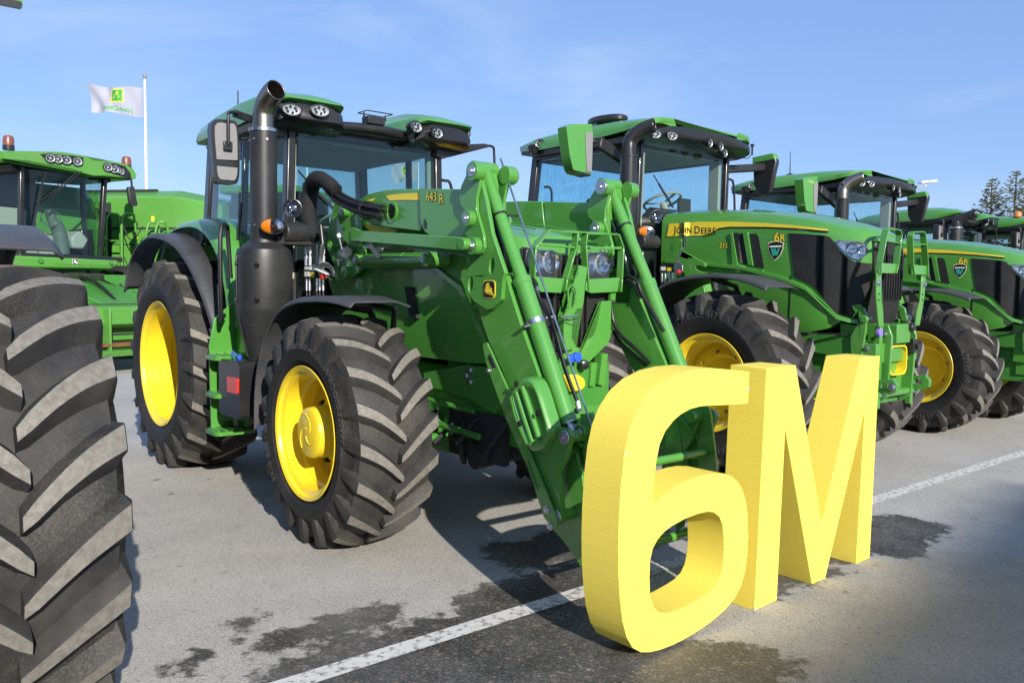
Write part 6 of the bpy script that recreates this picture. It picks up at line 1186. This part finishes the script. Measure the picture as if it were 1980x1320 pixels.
b.loft([[(s, 0, .95), (s, 0, 2.72), (s, 0, 2.76), (s, .0, 3.42), (s, -.35, 3.58), (s, -2.6, 3.58), (s, -3, 3.3), (s, -3, .95)] for s in (-7.5, -.0)]+[[(1.0, -.35, .95), (1.0, -.35, 2.66), (1.0, -.35, 2.7), (.95, -.40, 3.28), (.9, -.8, 3.36), (.9, -2.4, 3.36), (1.0, -2.8, 3.1), (1.0, -2.8, .95)]]); part('body', b, [HGREEN], H2, bevel=.03)
b = MB()
for h_ in (2.76, 2.40, 1.75): b.loft([[(-6.5, .004, h_), (-6.5, .004, h_-(.05 if h_ > 2.7 else .025))], [(0.0, .004, h_), (0.0, .004, h_-(.05 if h_ > 2.7 else .025))], [(1.0, -.344, h_-.05), (1.0, -.344, h_-.08)]], closed=False, caps=False)
for s_ in (-3.6, -1.9): b.box(s_, s_+.015, 0, .004, 1.0, 2.74)
b.box(-3.0, -.6, -.4, -.3, 3.57, 3.62); part('panel_gap', b, [DARK], H2)
b = MB()
for x in (-1.28, -.90): b.tube([(x, .45, 1.1), (x, .45, 2.7), (x+.02, .40, 2.98), (x+.1, .3, 3.02), (x+.14, .2, 2.85), (x+.14, .15, 1.4)], .028, smooth=3)
for k in range(4): b.cyl((-1.28, .45, 1.3+.38*k), (-.90, .45, 1.3+.38*k), .02)
for x in (-.42, -.20): b.tube([(x, .4, 1.5), (x, .4, 2.0), (x+.08, .4, 2.6), (x+.12, .35, 2.82), (x+.2, .3, 2.84), (x+.24, .2, 2.7), (x+.2, .12, 1.5)], .026, smooth=3)
b.tube([(-.2, .05, 2.35), (-.15, .12, 2.60), (.1, .12, 2.66), (.7, -.05, 2.45)], .03, smooth=3)
part('ladder', b, [HGREEN], H2)
b = MB(); b.tube([(-.9, .38, 2.75), (-.75, .42, 2.5), (-.6, .42, 2.5), (-.42, .4, 2.75)], .012, n=6, smooth=5); b.tube([(-.9, .38, 2.1), (-.75, .42, 1.85), (-.6, .42, 1.85), (-.42, .4, 2.1)], .012, n=6, smooth=5); part('safety_chain', b, [DARK], H2)
b = MB();
for k in range(8): b.box(-2.85+.16*k, -2.75+.16*k, .01, .07, 1.9, 3.28)
b.box(-2.9, -1.5, .0, .008, 1.88, 3.30, mi=1); b.box(-.55, -.40, .003, .008, 1.45, 1.55, mi=2); part('louvre', b, [HGREEN, DARK, STRIPE], H2, bevel=.01)
b = MB(); b.box(1.1, 2.6, -2.4, -.4, 1.9, 3.55); part('cab', b, [BLKS], H2, bevel=.15); b = MB(); b.box(.95, 2.75, -2.5, -.3, 3.50, 3.68); part('roof', b, [HGREEN], H2, bevel=.05)
b = MB(); b.box(-7, 1, -2.6, -.3, .55, .95); b.box(-2.7, -.4, .0, .5, 1.35, 1.42); b.cyl((.2, -.1, 1.0), (.2, -.7, 1.0), 1.0, n=40); b.cyl((-5.5, -.1, .7), (-5.5, -.6, .7), .7, n=40); b.cyl((.2, -2.4, 1.0), (.2, -3, 1.0), 1.0, n=40); b.cyl((-5.5, -2.4, .7), (-5.5, -3, .7), .7, n=40); part('running_gear', b, [DARK], H2)
lampc = (-.85, .6, 1.75)
round_lamp(H2, lampc, (.2, .97, 0), .09, name='marker_lamp'); b = MB(); b.cyl((-.9, .6, 1.40), (-.9, .6, 1.55), .05, n=14); b.cyl((-.9, .6, 1.28), (-.9, .6, 1.40), .05, n=14, mi=1); b.beam((-.9, .5, 1.1), (-.9, .5, 1.8), .03, .03, mi=2); part('side_marker', b, [AMBER, WHITE, DARK], H2)

b = MB()
for (x0, x1, z0, z1) in ((-3.2, -2.95, 1.3, 1.5), (-.95, -.85, 2.5, 2.62), (-.5, -.42, 2.9, 3.0)): b.box(x0, x1, .004, .009, z0, z1)
part('warning_label', b, [STRIPE], H2)
b = MB(); b.tube([(-3.4, .06, 2.2), (-3.4, .12, 2.3), (-3.4, .12, 3.0), (-3.4, .06, 3.1)], .02, smooth=3); b.tube([(-6, -.2, 3.6), (-6, -.2, 3.85), (-3.2, -.2, 3.85), (-3.2, -.2, 3.6)], .02, smooth=3); part('hand_rail', b, [HGREEN], H2)
b = MB()
for k in range(7): b.box(-.28, -.03, .004, .012, 1.5+.07*k, 1.53+.07*k)
part('side_vent', b, [DARK], H2)

# ------------------------------------------------------------------ flagpoles, flags, floodlight mast
def pole(x, y, h, label):
    m = MB(); m.cyl((x, -y, 0), (x, -y, h-.15), .095, .055, n=16); m.rev([(-.15, .06), (-.1, .075), (-.02, .10), (.06, .11), (.14, .07), (.17, 0)], (x, -y, h), (0, 0, 1), n=16, mi=1)
    o = part('flagpole', m, [WHITE, GREYM], None); tag(o, label, 'flagpole', None); return o
FLAGM = mat("white_flag_cloth", (.42, .43, .50), .85)
FG = mat("green_flag_print", (.04, .30, .05), .8); FY = mat("yellow_flag_print", (.75, .62, .05), .8)
nn = FLAGM.node_tree.nodes; tb_ = nn.new('ShaderNodeBsdfTranslucent'); tb_.inputs[0].default_value = (.5, .5, .58, 1); mxs = nn.new('ShaderNodeMixShader'); mxs.inputs[0].default_value = .3
FLAGM.node_tree.links.new(nn['Principled BSDF'].outputs[0], mxs.inputs[1]); FLAGM.node_tree.links.new(tb_.outputs[0], mxs.inputs[2]); FLAGM.node_tree.links.new(mxs.outputs[0], nn['Material Output'].inputs[0])
def flag(px, py, top, W, Hh, label, seed=0, droop=.12):
    def F_(u, v, z=0):        # u 0 at the pole .. 1 at the fly end (towards -x), v 0 bottom .. 1 top
        x = px-.12-u*W*(.97); wv = .30*sin(u*7.5+v*2.2+seed)*u**.6+.10*sin(u*17-v*5+seed)*u
        zz_ = top-Hh*(1-v)-droop*u*W*.45*(1-.3*v)+.05*sin(u*8+seed)*(v-.3)+.16*(1-u)**3*(1 if v < .3 else .2)*(-1)
        return (x, -(py+wv)+z, zz_)
    m = MB(); n, k = 40, 16; g_ = [[F_(i/n, j/k) for j in range(k+1)] for i in range(n+1)]; m.loft(g_, closed=False, caps=False); me = m.mesh('flag', [FLAGM], sharp=180); o = bpy.data.objects.new('flag', me); COL.objects.link(o); tag(o, label, 'flag')
    sq = MB()
    def patch(mb, u0, u1, v0, v1, z, mi, nn_=10):
        mb.loft([[F_(u0+(u1-u0)*i/nn_, v0+(v1-v0)*j/nn_, z) for j in range(nn_+1)] for i in range(nn_+1)], mi=mi, closed=False, caps=False)
    patch(sq, .34, .60, .40, .93, .006, 1); patch(sq, .36, .58, .44, .89, .010, 0)
    poly = [(1-x, 1-y) for x, y in DEER]; tri = tessellate_polygon([[Vector((a, b, 0)) for a, b in poly]]); sq.add([F_(.36+.22*(1-a), .44+.45*b, .016) for a, b in poly], [tuple(t) for t in tri], 1)
    part('flag_emblem', sq, [FG, FY], o, sharp=180)
    tx = MB()
    def tt(s, size, u0):
        txt(s, size, lambda x, y: F_(u0+x/W, .10+y/Hh*1.0, .008), tx, 0, bold=.006)
    tt("J", .36, .20); tt("OHN", .27, .245); tt("D", .36, .46); tt("EERE", .27, .545); part('flag_lettering', tx, [FG], o, sharp=180)
    return o
pole(-19.85, 45.0, 12.55, "tall white flagpole with a dark ball finial behind the harvester")
flag(-19.85, 45.0, 11.95, 2.95, 1.42, "white flag with mirrored green lettering and a green square emblem on the left flagpole", .4, droop=-.10)
pole(-15.4, 62.0, 15.0, "white flagpole glimpsed through the windscreen of the loader tractor")
pole(-10.9, 95.0, 15.8, "thin distant white flagpole beside the left cab pillar of the loader tractor"); flag(-10.9, 95.0, 15.5, 3.0, 1.9, "white flag seen through the side glass of the loader tractor", 2.0, droop=.3)
fl = MB(); fx, fy = 23.9, 50.0
fl.cyl((fx, -fy, 0), (fx, -fy, 8.05), .09, .06, n=12); fl.beam((fx-.75, -fy, 7.75), (fx+.8, -fy-.0, 7.95), .09, .07); fm = part('floodlight_mast', fl, [GREYM], None); tag(fm, "grey floodlight mast with two tilted lamp heads beyond the tractors", 'street lamp')
for dx, tl, z in ((-.85, .55, 8.15), (.85, -.12, 8.2)):
    q = MB(); d = Vector((cos(tl), 0, -sin(tl))); q.beam(Vector((fx+dx, -fy, z))-d*.48, Vector((fx+dx, -fy, z))+d*.48, .55, .12); q.beam(Vector((fx+dx, -fy, z-.02)), (fx+dx*.8, -fy, 7.9), .08, .08); part('lamp_head', q, [WHITE], fm, bevel=.03)

# ------------------------------------------------------------------ spruces
BARK = mat("spruce_bark", (.09, .065, .045), .9, noise=(8, (.05, .04, .03), .4, .6)); NEED = mat("spruce_needles", (.075, .095, .035), .75, noise=(1.4, (.14, .13, .05), .35, .7)); NEEDL = mat("spruce_needles_tips", (.16, .15, .055), .7)
def spruce(x, y, h, seed, label, dens=1.0, wd=.2, group='spruces beyond the tractors'):
    rnd = random.Random(seed); o = thing('spruce_tree', label, 'tree', (x, y, 0), rnd.uniform(0, 6), group)
    tk = MB(); tk.tube([(0, 0, 0), (.02, .03, h*.5), (0, 0, h*.86), (.02, 0, h)], [.17, .11, .045, .008], n=8, smooth=3)
    fo = MB(); z = h*.12
    while z < h*.985:
        u = 1-z/h; L = h*wd*(u**.8)*rnd.uniform(.8, 1.15)+.12; n = rnd.randint(4, 6) if u > .07 else 3; a0 = rnd.uniform(0, 6)
        for k in range(n):
            a = a0+2*pi*k/n+rnd.uniform(-.3, .3); l = L*rnd.uniform(.7, 1.15); up = .30*(1-u)+.0; tip = Vector((cos(a)*l, sin(a)*l, l*(up+rnd.uniform(-.1, .35)))); b0 = Vector((0, 0, z)); mid = b0+tip*.5-Vector((0, 0, l*.10))
            pts = [b0, mid, b0+tip]; tk.tube(pts, [.022*u+.008, .014*u+.005, .004], n=4)
            m_ = int((12+62*u)*dens)
            for q in range(m_):
                t = rnd.uniform(.12, 1)**.8; p = (b0.lerp(mid, t*2) if t < .5 else mid.lerp(b0+tip, t*2-1)); sl = (1-t)*l*.42+.07
                d = Vector((cos(a+rnd.choice((-1, 1))*rnd.uniform(.5, 1.3)), sin(a+rnd.choice((-1, 1))*rnd.uniform(.5, 1.3)), rnd.uniform(-.35, .25))).normalized()
                e = p+d*sl*rnd.uniform(.2, 1); s_ = rnd.uniform(.05, .13)*(1+.7*u); nrm = Vector((rnd.uniform(-1, 1), rnd.uniform(-1, 1), rnd.uniform(-1, 1))).normalized(); w = d.cross(nrm).normalized()*s_*.32
                fo.add([e-d*s_-w*.4, e-d*s_*.2+w, e+d*s_, e-d*s_*.3-w], [(0, 1, 2, 3)], 1 if rnd.random() < .25 else 0)
        z += (.20+.32*u)*rnd.uniform(.8, 1.2)*(h/10)
    part('trunk', tk, [BARK], o); part('crown', fo, [NEED, NEEDL], o); return o
def at(u, d): return ((u-990)/1596.7*d, d)
for (u, d, h, sd, lb, wd) in ((1904, 58, 9.7, 3, "leftmost and thinnest spruce beyond the tractors, with a bare leader shoot", .27), (1950, 58, 10.2, 5, "tallest bushy spruce beyond the tractors, second from the left", .36), (1985, 55, 9.3, 8, "spruce cut off by the right edge of the photo", .36)):
    x, y = at(u, d); spruce(x, y, h, sd, lb, 1.15, wd)
TL = MB(); rnd = random.Random(4)
for i in range(420):
    a = -1.05+2.1*i/420; d = rnd.uniform(125, 160); x = d*math.tan(a)*.8; hh = rnd.uniform(8.5, 14.5) if a < .1 else rnd.uniform(6, 11)
    for k in range(26):
        z = hh*(.1+.88*k/26); w_ = (1-z/hh)*hh*.2+.25
        for q in range(3): t = rnd.uniform(0, 6.28); rr = rnd.uniform(.3, 1)*w_; c = Vector((x+rr*cos(t), -(d+rr*sin(t)), z+rnd.uniform(-.4, .4))); TL.add([c+Vector((-.5, 0, -.35)), c+Vector((.1, .3, -.45)), c+Vector((.5, 0, -.1)), c+Vector((0, -.3, .45))], [(0, 1, 2, 3)], 0)
tl = part('far_woodland', TL, [NEED], None); tl['kind'] = 'stuff'; tl['label'] = "far dark band of conifer woodland behind the machines"; tl['category'] = 'woodland'

# ------------------------------------------------------------------ unseen building added behind the viewer, casting soft shade at the lower right
WALL = mat("grey_sheet_cladding", (.42, .43, .44), .5, noise=(2, (.38, .39, .40), .4, .6)); d_ = Vector((.67, .742, 0)).normalized(); sh = Vector((SUN_TO.x, SUN_TO.y, 0)).normalized(); tt_ = 33.0; Hb = tt_*SUN_TO.z/math.hypot(SUN_TO.x, SUN_TO.y)
p1_ = Vector((3.75, 6.05, 0))+sh*tt_;
B_ = thing('shade_building', "tall grey clad building standing behind the photographer", 'building', (p1_.x, p1_.y, 0), math.atan2(d_.y, d_.x))
w = MB(); w.v = []; w.box(-10, .6, 0.0, 14, 0, Hb-.3); part('wall', w, [WALL], B_); w = MB(); w.box(-10.2, .8, -.15, 14.2, Hb-.3, Hb); part('roof', w, [DARK], B_)
w = MB()
for k in (4, 5): w.box(-31.5+5.4*k, -28.1+5.4*k, -.03, -.0, .6, 3.4)
part('window', w, [DARK], B_)
